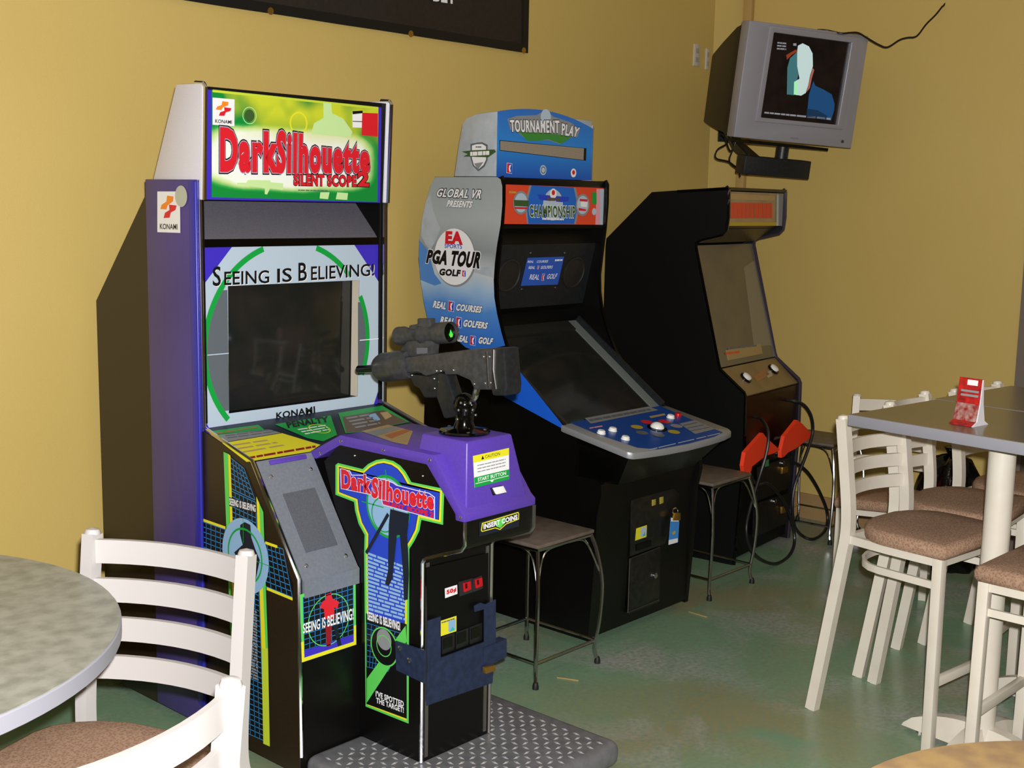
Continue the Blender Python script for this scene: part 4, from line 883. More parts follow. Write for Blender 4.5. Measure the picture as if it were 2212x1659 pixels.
# marquee
dm = dz3(1571, 440)[0]
b = MB(); b.prism([L3(.0, dm-.002, 1.667), L3(WD3, dm-.002, 1.667), L3(WD3, dm+.25, 1.652), L3(.0, dm+.25, 1.652)], (0, 0, .013), black_gloss); b.build('top_board', c3)
tanm = M('unlit_marquee', '#a98f6c', .25, noise=(9, '#94795a', .7))
b = MB(); b.prism([L3(.02, dm+.008, 1.512), L3(WD3-.02, dm+.008, 1.512), L3(WD3-.02, dm+.008, 1.662), L3(.02, dm+.008, 1.662)], N3*.01, tanm); mq3 = b.build('marquee', c3)
m3 = Print(L3(.3, dm+.007, 1.59), -N3); X3 = crop(1280, 380, 3.4556); m3.n = -N3
m3.poly(X3((1010, 130), (1360, 150), (1358, 185), (1010, 175)), p_tan, 1); m3.poly(X3((1012, 345), (1380, 345), (1380, 372), (1010, 372)), p_gold, 1)
m3.rows(X3((1030, 320), (1345, 318), (1345, 200), (1030, 195)), 1, p_ored, 2, 5, fill=.95, words=14)
m3.poly(X3((1372, 140), (1388, 140), (1386, 372), (1370, 372)), p_ice, 3); m3.poly(X3((1390, 140), (1425, 140), (1420, 375), (1388, 372)), p_grey, 2)
m3.build('marquee_artwork', mq3)
b = MB(); b.prism([L3(.02, d, z) for d, z in ((dm+.02, 1.512), (d_g1-.01, z_g1+.01), (d_g1, z_g1+.03), (dm+.03, 1.53))], W3*(WD3-.04), M('marquee_underside', '#3a2a1a', .4)); b.build('hood_underside', c3)
# monitor glass: plate over a recessed tube, the reflected tan room painted into its colour
gn = (Vector((0, 0, 1))*(d_g1-d_g0)+(-N3)*(z_g1-z_g0)).normalized()
pp = lambda w, t, e=0.0: L3(w, d_g0+(d_g1-d_g0)*t, z_g0+(z_g1-z_g0)*t)+gn*e
refl_tan = M('glass_with_painted_reflection', '#6e6450', .22, noise=(5, '#5e5646', .8))
b = MB(); b.prism([pp(.02, 0, -.012), pp(WD3-.02, 0, -.012), pp(WD3-.02, 1, -.012), pp(.02, 1, -.012)], gn*.006, refl_tan); gl3 = b.build('screen_glass', c3)
b = MB(); b.prism([pp(.40, .12, -.006), pp(WD3-.03, .10, -.006), pp(WD3-.03, .85, -.006), pp(.46, .80, -.006)], gn*.001, M('pale_glass_reflection', '#857e6c', .25)); b.build('painted_reflection', gl3)  # paler slanted patch: a reflection painted onto the glass
b = MB(); b.prism([pp(.11, .045, -.006), pp(.47, .045, -.006), pp(.47, .13, -.006), pp(.11, .13, -.006)], gn*.002, P_('glass_label', '#a48c5c')); gls = b.build('glass_label', gl3)
g3 = Print(pp(.3, .09, -.0038), gn); g3.rows([X3((990, 1340))[0], X3((1100, 1325))[0], X3((1100, 1300))[0], X3((990, 1315))[0]], 1, p_ored, 2, words=3); g3.rows(X3((1010, 1300), (1230, 1275), (1228, 1255), (1008, 1280)), 1, p_dgrey, 2, words=5); g3.build('label_print', gls)
# control panel
cnv = (Vector((0, 0, 1))*(d_c1-d_c0)+(-N3)*(z_c1-z_c0)).normalized()
pq = lambda w, t, e=0.0: L3(w, d_c0+(d_c1-d_c0)*t, z_c0+(z_c1-z_c0)*t)+cnv*e
cpm = M('worn_control_panel', '#8a744e', .35, noise=(9, '#7a6442', .9))
b = MB(); b.prism([pq(.02, .02, -.014), pq(WD3-.02, .02, -.014), pq(WD3-.02, 1.0, -.014), pq(.02, 1.0, -.014)], cnv*.010, cpm); cp3 = b.build('control_panel', c3)
c3p = Print(pq(.3, .5, -.0035), cnv); c3p.poly(X3((1200, 1500), (1290, 1440), (1320, 1480), (1230, 1540)), P_('faded_red', '#a06a40'), 1); c3p.poly(X3((1290, 1470), (1330, 1450), (1345, 1490), (1310, 1510)), P_('faded_cream', '#b0a080'), 1); c3p.build('panel_artwork', cp3)
for w, t in ((.16, .55), (.47, .62)):
    b = MB(); b.lathe([(.030, 0), (.030, .006), (.024, .010), (.024, .004), (0, .004)], pq(w, t, -.004), cnv, black_gloss, 20); bb = b.build('button_ring', cp3)
    b = MB(); b.lathe([(.022, 0), (.022, .014), (.016, .018), (0, .019)], pq(w, t, -.002), cnv, white_btn, 20); b.build('button', bb)
# front panel
dkred = M('dark_red_front', '#2a0806', .3, noise=(4, '#140504', .9))
b = MB(); b.prism([L3(.02, d, z) for d, z in ((-.004, .43), (-.014, z_c0-.01), (-.006, z_c0-.01), (.006, .43))], W3*(WD3-.04), dkred); b.build('front_panel', c3)
Y3 = crop(1490, 840, 4.146)
b = MB(); b.prism([fr3(*p, -.004) for p in Y3((600, 1000), (900, 880), (910, 600), (600, 700))], N3*-.006, fm); b.build('coin_door', c3)
b = MB(); b.prism([fr3(*p, -.002) for p in Y3((560, 1330), (860, 1200), (880, 930), (570, 1030))], N3*-.006, fm); cd3 = b.build('cash_door', c3)
for p in Y3((825, 665), (752, 1005), (770, 575)):
    b = MB(); b.lathe([(.011, 0), (.011, .010), (.006, .013), (0, .013)], fr3(*p, -.009), -N3, chrome, 14); b.build('lock', cd3)
for q in (Y3((808, 760), (860, 745), (862, 690), (812, 700)), Y3((805, 1115), (845, 1100), (845, 1045), (806, 1055))):
    b = MB(); b.prism([fr3(*p, -.010) for p in q], N3*-.012, brass); b.build('padlock', cd3, bevel=.002)
f3 = Print(L3(.3, -.0105, .5), -N3)
for nm_, q, m_ in (('slot_light', ((670, 700), (708, 690), (708, 630), (680, 640)), P_('slot_green', '#4a8a5a')), ('slot_label', ((650, 690), (662, 690), (668, 630), (655, 640)), p_gold), ('coin_label', ((750, 460), (810, 440), (810, 425), (760, 430)), p_brown)):
    f3.mb = MB(); f3.poly(Y3(*q), m_, 1); f3.build(nm_, cd3)
holst = M('red_orange_holster', '#ff4422', .5)
for q in (((655, 395), (690, 440), (805, 545), (760, 575), (680, 600), (560, 695), (555, 715), (530, 800), (490, 760), (480, 690), (500, 570)), ((965, 280), (1000, 305), (1105, 412), (1080, 440), (940, 540), (880, 570), (850, 605), (822, 618), (820, 560), (850, 425))):
    b = MB(); b.prism([fr3(*p, -.085) for p in Y3(*q)], N3*.018, holst); hh = b.build('gun_holster', c3)
    ctr = sum((fr3(*p, -.068) for p in Y3(*q)), Vector())/len(q)
    b = MB(); b.bar(ctr, ctr+N3*.062, .05, .05, black_mat); b.build('holster_bracket', hh)
def smooth_path(pts, n=6):
    P = [Vector(p) for p in pts]; out = []
    for i in range(len(P)-1):
        a, b_, c_, d = P[max(i-1, 0)], P[i], P[i+1], P[min(i+2, len(P)-1)]
        for k in range(n):
            t = k/n; out.append(.5*((2*b_)+(c_-a)*t+(2*a-5*b_+4*c_-d)*t*t+(3*b_-a-3*c_+d)*t**3))
    return out+[P[-1]]
def onfloor(px, py, d):
    p = fr3(px, py, d); return p if p.z > .009 else onz(px, py, .009)
Y4 = crop(1480, 760, 3.455); cabm = M('black_rubber_cable', '#1a1a1c', .35)
cable1 = [(580, 250, -.012), (640, 272, -.05), (690, 350, -.10), (705, 450, -.12), (680, 600, -.12), (620, 800, -.11), (545, 1050, -.11), (505, 1250, -.12), (540, 1420, -.13), (640, 1530, -.14), (780, 1565, -.14), (900, 1480, -.13), (940, 1340, -.12), (900, 1150, -.11), (820, 980, -.10), (700, 850, -.09), (600, 855, -.06), (540, 770, -.05)]
b = MB(); b.tube(smooth_path([onfloor(*Y3((x, y))[0], d) for x, y, d in cable1]), .0075, cabm, 8); b.build('gun_cable', c3)
cable2 = [(760, 360, -.012), (820, 370, -.05), (890, 400, -.08), (940, 480, -.10), (952, 590, -.10), (920, 720, -.10), (860, 880, -.09), (815, 1010, -.08), (800, 1150, -.08), (815, 1290, -.08), (870, 1370, -.08), (960, 1397, -.08), (1045, 1330, -.08), (1062, 1210, -.08), (1010, 1060, -.08), (930, 920, -.08), (860, 850, -.07), (800, 815, -.06), (740, 720, -.05)]
b = MB(); b.tube(smooth_path([onfloor(*Y4((x, y))[0], d) for x, y, d in cable2]), .0078, cabm, 8); b.build('gun_cable', c3)

# ================================================================ chrome stools
seat_m = M('grey_brown_stool_seat', '#6e6258', .5, noise=(25, '#5e5249', .8)); tubem = M('chrome_tube', '#b6b6b8', .18, metal=1.0); rubber = M('rubber_tip', '#101010', .6)
def make_stool():
    t = thing('stool', '', 'stool', group=None, world=False)
    b = MB(); s = .150; b.prism([(-s, -s, .470), (s, -s, .470), (s, s, .470), (-s, s, .470)], (0, 0, .014), seat_m); b.build('seat', t, bevel=.005)
    b = MB(); q = .142; b.tube([(-q, -q, .464), (q, -q, .464), (q, q, .464), (-q, q, .464)], .006, tubem, 8, True); b.build('seat_ring', t)
    for sx, sy in ((-1, -1), (1, -1), (1, 1), (-1, 1)):
        P = smooth_path([(sx*.142, sy*.142, .462), (sx*.158, sy*.158, .40), (sx*.172, sy*.172, .29), (sx*.168, sy*.168, .16), (sx*.158, sy*.158, .06), (sx*.166, sy*.166, .012)], 4)
        b = MB(); b.tube(P, .0068, tubem, 8); lg = b.build('leg', t)
        b = MB(); b.lathe([(.011, 0), (.011, .01), (.008, .022), (.006, .024)], (sx*.166, sy*.166, 0), (0, 0, 1), rubber, 10); b.build('foot', lg)
        for ex, ey in ((-sx, 0), (0, -sy)):
            mid = (sx*.142*(.1 if ex else 1), sy*.142*(.1 if ey else 1), .462); c_ = (sx*(.142 if not ex else .11), sy*(.142 if not ey else .11), .445)
            b = MB(); b.tube(smooth_path([mid, c_, (sx*.164, sy*.164, .335)], 6), .0035, tubem, 6); b.build('brace', lg)
    z = .085; q = .160
    C4 = [(-q, -q, z), (q, -q, z), (q, q, z), (-q, q, z)]
    for i in range(4):
        b = MB(); b.tube([C4[i], C4[(i+1) % 4]], .005, tubem, 6); b.build('stretcher', t)
    return t
st0 = make_stool()
st1, st2 = copy_tree(st0), copy_tree(st0)
for s_, (x, y, r, lab) in zip((st0, st1, st2), ((3.142, 2.697, 0, 'chrome-legged square stool beside the golf cabinet, near the diamond plate footplate'), (4.345, 2.798, 0, 'chrome-legged square stool between the golf cabinet and the black gun cabinet'), (5.47, 2.86, .05, 'chrome-legged square stool by the back wall beyond the black gun cabinet'))):
    s_.location = (x, y, 0); s_.rotation_euler = (0, 0, r); s_['label'] = lab; s_['group'] = 'chrome square stools'

# ================================================================ chairs
cream = M('cream_white_chair_enamel', '#ded6c8', .35, noise=(14, '#d4cabb', .5)); white_en = M('white_chair_enamel', '#bfbab8', .45)
def fabric(name, a, b_, scale):
    mt = M(name, a, .9, spec=.2); nt = mt.node_tree; bs = nt.nodes['Principled BSDF']; tc = nt.nodes.new('ShaderNodeTexCoord')
    ck = nt.nodes.new('ShaderNodeTexVoronoi'); ck.inputs['Scale'].default_value = scale
    n = nt.nodes.new('ShaderNodeTexNoise'); n.inputs['Scale'].default_value = scale*2.5
    ad = nt.nodes.new('ShaderNodeMath'); ad.operation = 'MULTIPLY'; r = nt.nodes.new('ShaderNodeMapRange'); r.inputs[1].default_value = .05; r.inputs[2].default_value = .35
    mx = nt.nodes.new('ShaderNodeMix'); mx.data_type = 'RGBA'; mx.inputs[6].default_value = lin(a); mx.inputs[7].default_value = lin(b_)
    nt.links.new(tc.outputs['Object'], ck.inputs['Vector']); nt.links.new(tc.outputs['Object'], n.inputs['Vector']); nt.links.new(ck.outputs['Distance'], ad.inputs[0]); nt.links.new(n.outputs[0], ad.inputs[1])
    nt.links.new(ad.outputs[0], r.inputs[0]); nt.links.new(r.outputs[0], mx.inputs[0]); nt.links.new(mx.outputs[2], bs.inputs['Base Color'])
    return mt
fab = fabric('brown_speckled_seat_fabric', '#86644f', '#a98b74', 160)
def make_chair(name, zs, zt, hw, enamel, tall):
    """faces -Y; zs top of seat, zt top of posts, hw half spacing of the posts"""
    t = thing(name, '', 'chair', world=False); tw = .030
    fr = zs-.045
    for sx in (-1, 1):
        P = [(sx*(hw+.012), .225, 0), (sx*(hw+.008), .185, fr*.45), (sx*(hw+.004), .150, fr*.85), (sx*hw, .140, fr), (sx*hw, .142, zs+.04), (sx*hw, .158, (zs+zt)/2), (sx*hw, .180, zt-.012)]
        b = MB(); b.sweep(smooth_path(P, 4), tw, tw*1.15, enamel, (0, -1, 0)); lg = b.build('rear_leg', t, ang=20)
        b = MB(); b.lathe([(tw*.60, 0), (tw*.60, .004), (tw*.5, .011), (0, .015)], (sx*hw, .180, zt-.013), (0, 0.1, 1), enamel, 16); b.build('post_cap', lg)
        b = MB(); b.bar((sx*(hw+.010), -.185, 0), (sx*(hw+.010), -.180, fr), tw, tw, enamel, (0, 1, 0)); b.build('front_leg', t, bevel=.0015)
        b = MB(); b.sweep(smooth_path([(sx*hw, .140, fr-.012), (sx*(hw+.010), .0, fr-.012), (sx*(hw+.010), -.180, fr-.012)], 4), .018, .026, enamel); b.build('seat_rail', t)
    b = MB(); b.bar((-hw, -.180, fr-.012), (hw, -.180, fr-.012), .018, .026, enamel); b.build('seat_rail', t)
    b = MB(); b.bar((-hw, .140, fr-.012), (hw, .140, fr-.012), .018, .026, enamel); b.build('seat_rail', t)
    if tall:
        ring = [(-hw-.008, -.18, fr-.085)]+[(-(hw+.004)*cos(a)*1.0, .02+.125*sin(a), fr-.085) for a in [pi*k/10 for k in range(11)]]+[(hw+.008, -.18, fr-.085)]
        b = MB(); b.sweep(ring, .010, .022, enamel); b.build('brace_ring', t)
        b = MB(); b.bar((-hw, -.183, fr*.36), (hw, -.183, fr*.36), .018, .028, enamel); b.build('stretcher', t, bevel=.002)
    # seat pad: square front, rounded back
    out = [(-hw-.030, -.196), (-hw-.024, -.203), (hw+.024, -.203), (hw+.030, -.196), (hw+.032, -.05)]+[((hw+.030)*cos(a), .0+.135*sin(a)) for a in [pi*k/10 for k in range(0, 11)]]+[(-hw-.030, -.05)]
    out = [(x, min(y, .128)) for x, y in out]
    b = MB(); n = len(out); rings = [(.99, zs-.044), (1.02, zs-.032), (1.02, zs-.016), (.985, zs-.004), (.93, zs), (.5, zs+.003)]
    vs = [(x*k, (y+.03)*k-.03, z) for k, z in rings for x, y in out]
    fs = [[r*n+i, r*n+(i+1) % n, (r+1)*n+(i+1) % n, (r+1)*n+i] for r in range(len(rings)-1) for i in range(n)]
    fs += [list(range(n))[::-1], [(len(rings)-1)*n+i for i in range(n)]]
    b.add(vs, fs, fab); b.build('seat', t, ang=60)
    # curved slats
    ns = 4; hs = (zt-zs-.06)/ns
    for k in range(ns):
        zc = zt-.018-hs*.36-k*hs; f_ = (zc-zs)/(zt-zs); yb = .142+.036*f_
        pts = [(hw*(2*i/10-1)*.97, yb+.040*(1-(2*i/10-1)**2), zc) for i in range(11)]
        b = MB(); b.sweep(pts, .012, hs*.62, enamel); b.build('back_slat', t, ang=20)
    return t
bar0 = make_chair('bar_chair', .640, .967, .165, cream, True)
def put(src, x, y, deg, label, group, first=[]):
    o = src if src.name not in first else copy_tree(src); first.append(src.name)
    o.location = (x, y, 0); o.rotation_euler = (0, 0, radians(deg)); o['label'] = label; o['group'] = group
    return o
gb = 'cream bar chairs at the high tables'
put(bar0, 3.632, 1.545, -7, 'cream ladder-back bar chair at the high table with the red card, wall side', gb)
put(bar0, 4.045, 1.600, 4, 'cream ladder-back bar chair on the wall side, where the two high tables meet', gb)
put(bar0, 4.480, 1.545, -5, 'cream ladder-back bar chair on the wall side of the farther high table', gb)
put(bar0, 3.480, 1.020, 178, 'cream ladder-back bar chair across the high table, close to the tan round table', gb)
low0 = make_chair('dining_chair', .40, .79, .165, cream, False)
put(low0, 4.93, 2.24, -69, 'low cream ladder-back chair standing apart behind the bar chairs, near the black bag', 'cream low chairs')
wch0 = make_chair('dining_chair', .455, .862, .200, white_en, False)
put(wch0, 1.275, 2.222, -69, 'white ladder-back chair between the grey round table and the purple cabinet', 'white chairs at the grey round table')
put(wch0, .845, 1.675, 190, 'white ladder-back chair with curved slats on the open side of the grey round table', 'white chairs at the grey round table')

# ================================================================ tables
grey_edge = M('grey_table_edge', '#8d8c95', .45); 
def laminate(name, a, b_, c_, sc_):
    mt = M(name, a, .3, noise=(sc_, b_, .9)); return mt
lam_bar = M('brown_grey_laminate', '#6e6455', .22, noise=(160, '#7a6f5e', .8)); lam_grey = M('mottled_grey_laminate', '#a5a69d', .4, noise=(26, '#8a8c84', 1.0)); lam_tan = M('mottled_tan_laminate', '#a08458', .45, noise=(22, '#8a7054', 1.0))
ANG = radians(-7)
def bar_table(x, y, sx, sy, label):
    t = thing('bar_table', label, 'table', (x, y, 0), ANG, 'high tables pushed together', world=False); zt = 1.0
    b = MB(); b.box((-sx/2, -sy/2, zt-.034), (sx/2, sy/2, zt-.001), grey_edge); tt = b.build('table_top', t, bevel=.002)
    b = MB(); b.box((-sx/2+.003, -sy/2+.003, zt-.0015), (sx/2-.003, sy/2-.003, zt), lam_bar); b.build('laminate', tt)
    b = MB(); b.lathe([(.038, .05), (.038, zt-.06), (.055, zt-.05), (.055, zt-.034)], (0, 0, 0), (0, 0, 1), cream, 24); b.build('column', t)
    b = MB(); b.box((-.11, -.11, zt-.044), (.11, .11, zt-.034), black_mat); b.build('top_plate', t)
    for k in range(4):
        a = k*pi/2; d = Vector((cos(a), sin(a), 0)); e = Vector((-sin(a), cos(a), 0)); n = 8; vs = []; L = .245
        for i in range(n+1):
            s_ = i/n; r0 = .02+(L-.02)*s_; hz = .085*(1-s_*s_)*.75+.030 if s_ < .98 else .020; w_ = .034*(1-.25*s_)
            vs += [d*r0-e*w_+Vector((0, 0, .014)), d*r0+e*w_+Vector((0, 0, .014)), d*r0+e*w_*.6+Vector((0, 0, hz)), d*r0-e*w_*.6+Vector((0, 0, hz))]
        fs = [[0, 1, 2, 3], [4*n+3, 4*n+2, 4*n+1, 4*n]]
        for i in range(n): fs += [[4*i+k2, 4*i+(k2+1) % 4, 4*i+4+(k2+1) % 4, 4*i+4+k2] for k2 in range(4)]
        b = MB(); b.add(vs, fs, cream); arm = b.build('base_arm', t)
        b = MB(); b.lathe([(.012, 0), (.012, .006), (.006, .008), (.006, .016)], d*(L-.05), (0, 0, 1), steel, 10); b.build('glide', arm)
    return t
tA = bar_table(3.532, 1.266, .49, .715, 'high brown laminate table with grey edge, the red table card standing on it')
bar_table(4.032, 1.205, .50, .74, 'high brown laminate table with nothing on it, pushed against the one with the red card')
def round_table(x, y, zt, r, lam, edge, label):
    t = thing('round_table', label, 'table', (x, y, 0), world=False)
    b = MB(); b.lathe([(r-.004, zt-.036), (r, zt-.033), (r, zt-.004), (r-.002, zt-.0015)], (0, 0, 0), (0, 0, 1), edge, 96); tt = b.build('table_top', t)
    b = MB(); b.lathe([(r-.003, zt-.0016), (r-.003, zt)], (0, 0, 0), (0, 0, 1), lam, 96); b.build('laminate', tt)
    b = MB(); b.lathe([(.038, .05), (.038, zt-.06), (.06, zt-.05), (.06, zt-.036)], (0, 0, 0), (0, 0, 1), black_lam, 24); b.build('column', t)
    for k in range(4):
        a = k*pi/2+.5; d = Vector((cos(a), sin(a), 0)); b = MB(); b.bar(d*.02+Vector((0, 0, .05)), d*(r*.72)+Vector((0, 0, .02)), .06, .03, black_lam); arm = b.build('base_arm', t, bevel=.006)
        b = MB(); b.lathe([(.014, 0), (.014, .01)], d*(r*.68), (0, 0, 1), rubber, 10); b.build('glide', arm)
    return t
round_table(.704, 2.445, .775, .620, lam_grey, M('pale_grey_table_edge', '#9a99a4', .4), 'large round mottled grey table beside the white chairs')
round_table(1.690, .352, .735, .442, lam_tan, M('tan_table_edge', '#8a6c40', .45), 'round mottled tan table in front of the bar chairs')

# red card on the high table
tc_ = thing('table_card', 'small red and white folded advertising card standing on the high table', 'table card', (3.44, 1.335, 1.0), 0, world=False)
def card_pt(u, z): return u
prof = [(-.040, 0), (-.018, .012), (-.008, .06), (-.002, .130), (.002, .130), (.010, .06), (.022, .012), (.044, 0)]
b = MB(); b.prism([(x, -.036, z) for x, z in prof], (0, .072, 0), M('white_card', '#e6e4ea', .4)); b.build('card_stand', tc_)
b = MB(); b.add([(-.0022, -.034, .132), (-.0022, .036, .132), (-.0095, .036, .060), (-.0095, -.034, .060)], [[0, 1, 2, 3]], M('card_red', '#c4231f', .35, noise=(60, '#7a1a1c', .9)))
b.add([(-.0095, -.034, .060), (-.0095, .036, .060), (-.0205, .036, .012), (-.0205, -.034, .012)], [[0, 1, 2, 3]], M('card_food', '#8a2420', .35, noise=(60, '#b8a8a0', .7)))
b.add([(-.0205, -.034, .012), (-.0205, .036, .012), (-.046, .036, .001), (-.046, -.034, .001)], [[0, 1, 2, 3]], M('card_red', '#c4231f'))
pf = b.build('card_print', tc_, recalc=False, smooth=False)
b = MB(); b.add([(-.0034, -.022, .127), (-.0034, .010, .127), (-.0050, .010, .112), (-.0050, -.022, .112)], [[0, 1, 2, 3]], p_white)
for z0 in (.098, .086): b.add([(-.0062-.1*(.098-z0), -.028, z0), (-.0062-.1*(.098-z0), .026, z0), (-.0072-.1*(.098-z0), .026, z0-.006), (-.0072-.1*(.098-z0), -.028, z0-.006)], [[0, 1, 2, 3]], p_grey)
b.build('card_marks', pf, recalc=False, smooth=False); tc_.rotation_euler = (0, 0, radians(-8))

# black bag on the floor
b = MB(); vs = []; fs = []; rnd = random.Random(8); nu, nv = 40, 22
for j in range(nv+1):
    for i in range(nu):
        a = 2*pi*i/nu; t_ = j/nv; zz = .50*t_; r0 = .20*(1-.55*t_**3)*(1-.12*(1-t_)**4)*(1 if j < nv else .05)
        r0 *= 1+.07*sin(5*a+3*t_)+.05*sin(9*a-6*t_+1)+.03*sin(17*a+9*t_)
        vs.append((r0*cos(a), r0*sin(a)*.9, max(0, zz+.012*sin(7*a+2)*t_)))
for j in range(nv): fs += [[j*nu+i, j*nu+(i+1) % nu, (j+1)*nu+(i+1) % nu, (j+1)*nu+i] for i in range(nu)]
fs += [list(range(nu))[::-1], [nv*nu+i for i in range(nu)]]
bg = thing('rubbish_bag', 'shiny black plastic rubbish bag by the back wall behind the bar chairs', 'bag', (5.42, 2.17, 0), world=False)
b.add(vs, fs, M('shiny_black_plastic', '#08080a', .12, bump=(40, 1.0))); b.build('sack', bg, ang=80)
b = MB(); b.lathe([(.02, .49), (.014, .505), (.035, .54), (.02, .545)], (0, 0, 0), (0, 0, 1), M('shiny_black_plastic', '#08080a'), 14); b.build('tied_neck', bg)

# wooden stirrers dropped on the floor
wood = M('pale_wood', '#b89a60', .6)
for (p, q), lab in ((((1203, 1463), (1250, 1470)), 'thin wooden stirrer lying on the floor near the footplate'), (((1488, 1321), (1527, 1333)), 'thin wooden stirrer lying on the floor in front of the golf cabinet corner')):
    a, c_ = onz(*p, .002), onz(*q, .002); b = MB(); b.bar(a, c_, .007, .003, wood)
    tag(b.build('stirrer', bevel=.001), lab, 'stirrer', 'stirrers on the floor')

# ================================================================ television on its bracket
TC = Vector((5.11, 2.85, 2.14)); TR = Vector((.876, -.48, -.05)).normalized(); TF = Vector((-.482, -.871, -.099)); TF = (TF-TR*TF.dot(TR)).normalized(); TU = TR.cross(-TF).normalized()
tl = lambda x, y, z: TC+TR*x+TU*z-TF*y        # y runs back into the set
tv = thing('television', 'silver tube television playing a picture, hung in the corner of the room', 'television', TC-TU*.25)
silv = M('silver_plastic', '#9b99a2', .38, metal=.25); tvb = M('tv_black_plastic', '#1a1512', .5, noise=(40, '#241d18', .7))
hw_, hh_ = .31, .2525
cr_ = [hit(*p, tl(0, -.004, 0), TF) for p in ((1645, 253), (1809, 269), (1839, 93), (1673, 71))]
def loc(p): d = p-TC; return d.dot(TR), d.dot(TU)
hol = [loc(p) for p in cr_]
def framed(outer, inner, y0, y1, mat, name, par):
    b = MB(); n = 4
    vs = [tl(x, y0, z) for x, z in outer]+[tl(x, y0, z) for x, z in inner]+[tl(x, y1, z) for x, z in outer]+[tl(x, y1, z) for x, z in inner]
    fs = []
    for i in range(4):
        j = (i+1) % 4; fs += [[i, j, 4+j, 4+i], [8+i, 12+i, 12+j, 8+j], [i, 8+i, 8+j, j], [4+i, 4+j, 12+j, 12+i]]
    b.add(vs, fs, mat); return b.build(name, par, bevel=.005)
outr = [(-hw_, -hh_), (hw_, -hh_), (hw_, hh_), (-hw_, hh_)]
bzl = framed(outr, [(x*1.03, z*1.03) for x, z in hol], 0, .07, silv, 'bezel', tv)
framed([(x*1.16+.0, z*1.14) for x, z in hol], [(x*1.01, z*1.01) for x, z in hol], -.006, .03, silv, 'inner_bezel', bzl)
b = MB(); BX = ((-.30, .07, -.245, .245), (-.30, .13, -.24, .23), (-.25, .34, -.22, .17), (-.21, .50, -.20, .12))
ring = []
for x, y, z0, z1 in BX: ring += [tl(x, y, z0), tl(-x, y, z0), tl(-x, y, z1), tl(x, y, z1)]
fs = [[0, 1, 2, 3], [15, 14, 13, 12]]
for i in range(3): fs += [[4*i+k, 4*i+(k+1) % 4, 4*i+4+(k+1) % 4, 4*i+4+k] for k in range(4)]
b.add(ring, fs, tvb); b.build('back_housing', tv, bevel=.01)
b = MB(); nx, nz = 10, 8; vs = []; fs = []
for j in range(nz+1):
    for i in range(nx+1):
        s_, t_ = i/nx, j/nz; x = (1-t_)*((1-s_)*hol[0][0]+s_*hol[1][0])+t_*((1-s_)*hol[3][0]+s_*hol[2][0]); z = (1-t_)*((1-s_)*hol[0][1]+s_*hol[1][1])+t_*((1-s_)*hol[3][1]+s_*hol[2][1])
        vs.append(tl(x*1.03, .014, z*1.03))
for j in range(nz):
    for i in range(nx): a = j*(nx+1)+i; fs.append([a, a+1, a+nx+2, a+nx+1])
b.add(vs, fs, M('tv_dark_picture', '#1c1614', .12, emit=.3, noise=(14, '#0c0a0c', .9))); scr = b.build('screen', tv, recalc=False)
tvp = Print(tl(0, .013, 0), TF); T3 = crop(1460, 0, 2.9415)
E_ = lambda n, h, e: M('tv_'+n, h, .3, emit=e)
e_white = E_('white', '#c2dadc', .42); e_teal = E_('teal', '#3f747c', .4); e_blue = E_('blue', '#1c4a7a', .4); e_skin = E_('skin', '#a8645a', .4); e_or = E_('orange', '#8a3a22', .4); e_dim = E_('dim', '#8a8c96', .4); e_lime = E_('lime', '#9adfae', .6); e_bd = E_('deep_blue', '#12304c', .5)
tvp.poly(T3((705, 600), (708, 430), (725, 370), (775, 325), (780, 460), (752, 605)), e_teal, 1)
tvp.poly(T3((770, 325), (775, 290), (805, 275), (845, 295), (868, 340), (870, 420), (852, 480), (840, 540), (825, 590), (795, 608), (750, 600), (752, 520), (785, 500), (770, 420)), e_white, 2)
tvp.poly(T3((750, 520), (775, 515), (770, 605), (748, 600)), e_lime, 3); tvp.poly(T3((700, 350), (760, 315), (775, 325), (735, 350), (705, 380)), e_or, 2)
tvp.poly(T3((868, 432), (878, 445), (862, 500), (850, 560), (830, 585), (842, 530), (854, 482)), e_skin, 3)
tvp.poly(T3((872, 515), (885, 545), (940, 570), (990, 600), (1008, 660), (1005, 700), (985, 765), (830, 745), (845, 600)), e_blue, 2)
tvp.poly(T3((832, 690), (900, 700), (960, 735), (955, 762), (830, 745)), e_bd, 3)
tvp.rows(T3((640, 318), (700, 322), (705, 268), (645, 262)), 3, e_dim, 2, 3, fill=.5, words=2); tvp.rows(T3((560, 722), (985, 765), (987, 748), (563, 708)), 1, e_dim, 3, 4, words=9, fill=.7); tvp.poly(T3((745, 275), (765, 275), (765, 292), (745, 290)), e_dim, 2)
tvp.build('picture', scr)
b = MB(); b.prism([tl(-.02, -.001, -.235), tl(.02, -.001, -.235), tl(.02, -.001, -.228), tl(-.02, -.001, -.228)], TF*.002, M('tv_badge', '#7c7a84', .3)); b.build('badge', tv)
b = MB(); b.lathe([(.007, 0), (.007, .004), (.004, .005), (0, .005)], tl(.255, -.0, -.225), TF, M('tv_button', '#3a3a40', .4), 12); b.build('power_button', tv)
mt = thing('television_bracket', 'black steel wall bracket with swivel arm holding up the television', 'bracket', tl(0, .2, -.40))
b = MB(); b.prism([tl(-.22, .02, -.262), tl(.20, .02, -.262), tl(.20, .24, -.262), tl(-.22, .24, -.262)], TU*-.012, black_mat); b.build('tray', mt)
b = MB(); b.lathe([(.03, 0), (.03, .055)], tl(.02, .12, -.33), TU, black_plast, 16); b.build('swivel', mt)
b = MB(); b.prism([tl(-.19, .08, -.33), tl(.16, .08, -.33), tl(.16, .16, -.33), tl(-.19, .16, -.33)], TU*-.085, black_plast); b.build('arm_box', mt, bevel=.004)
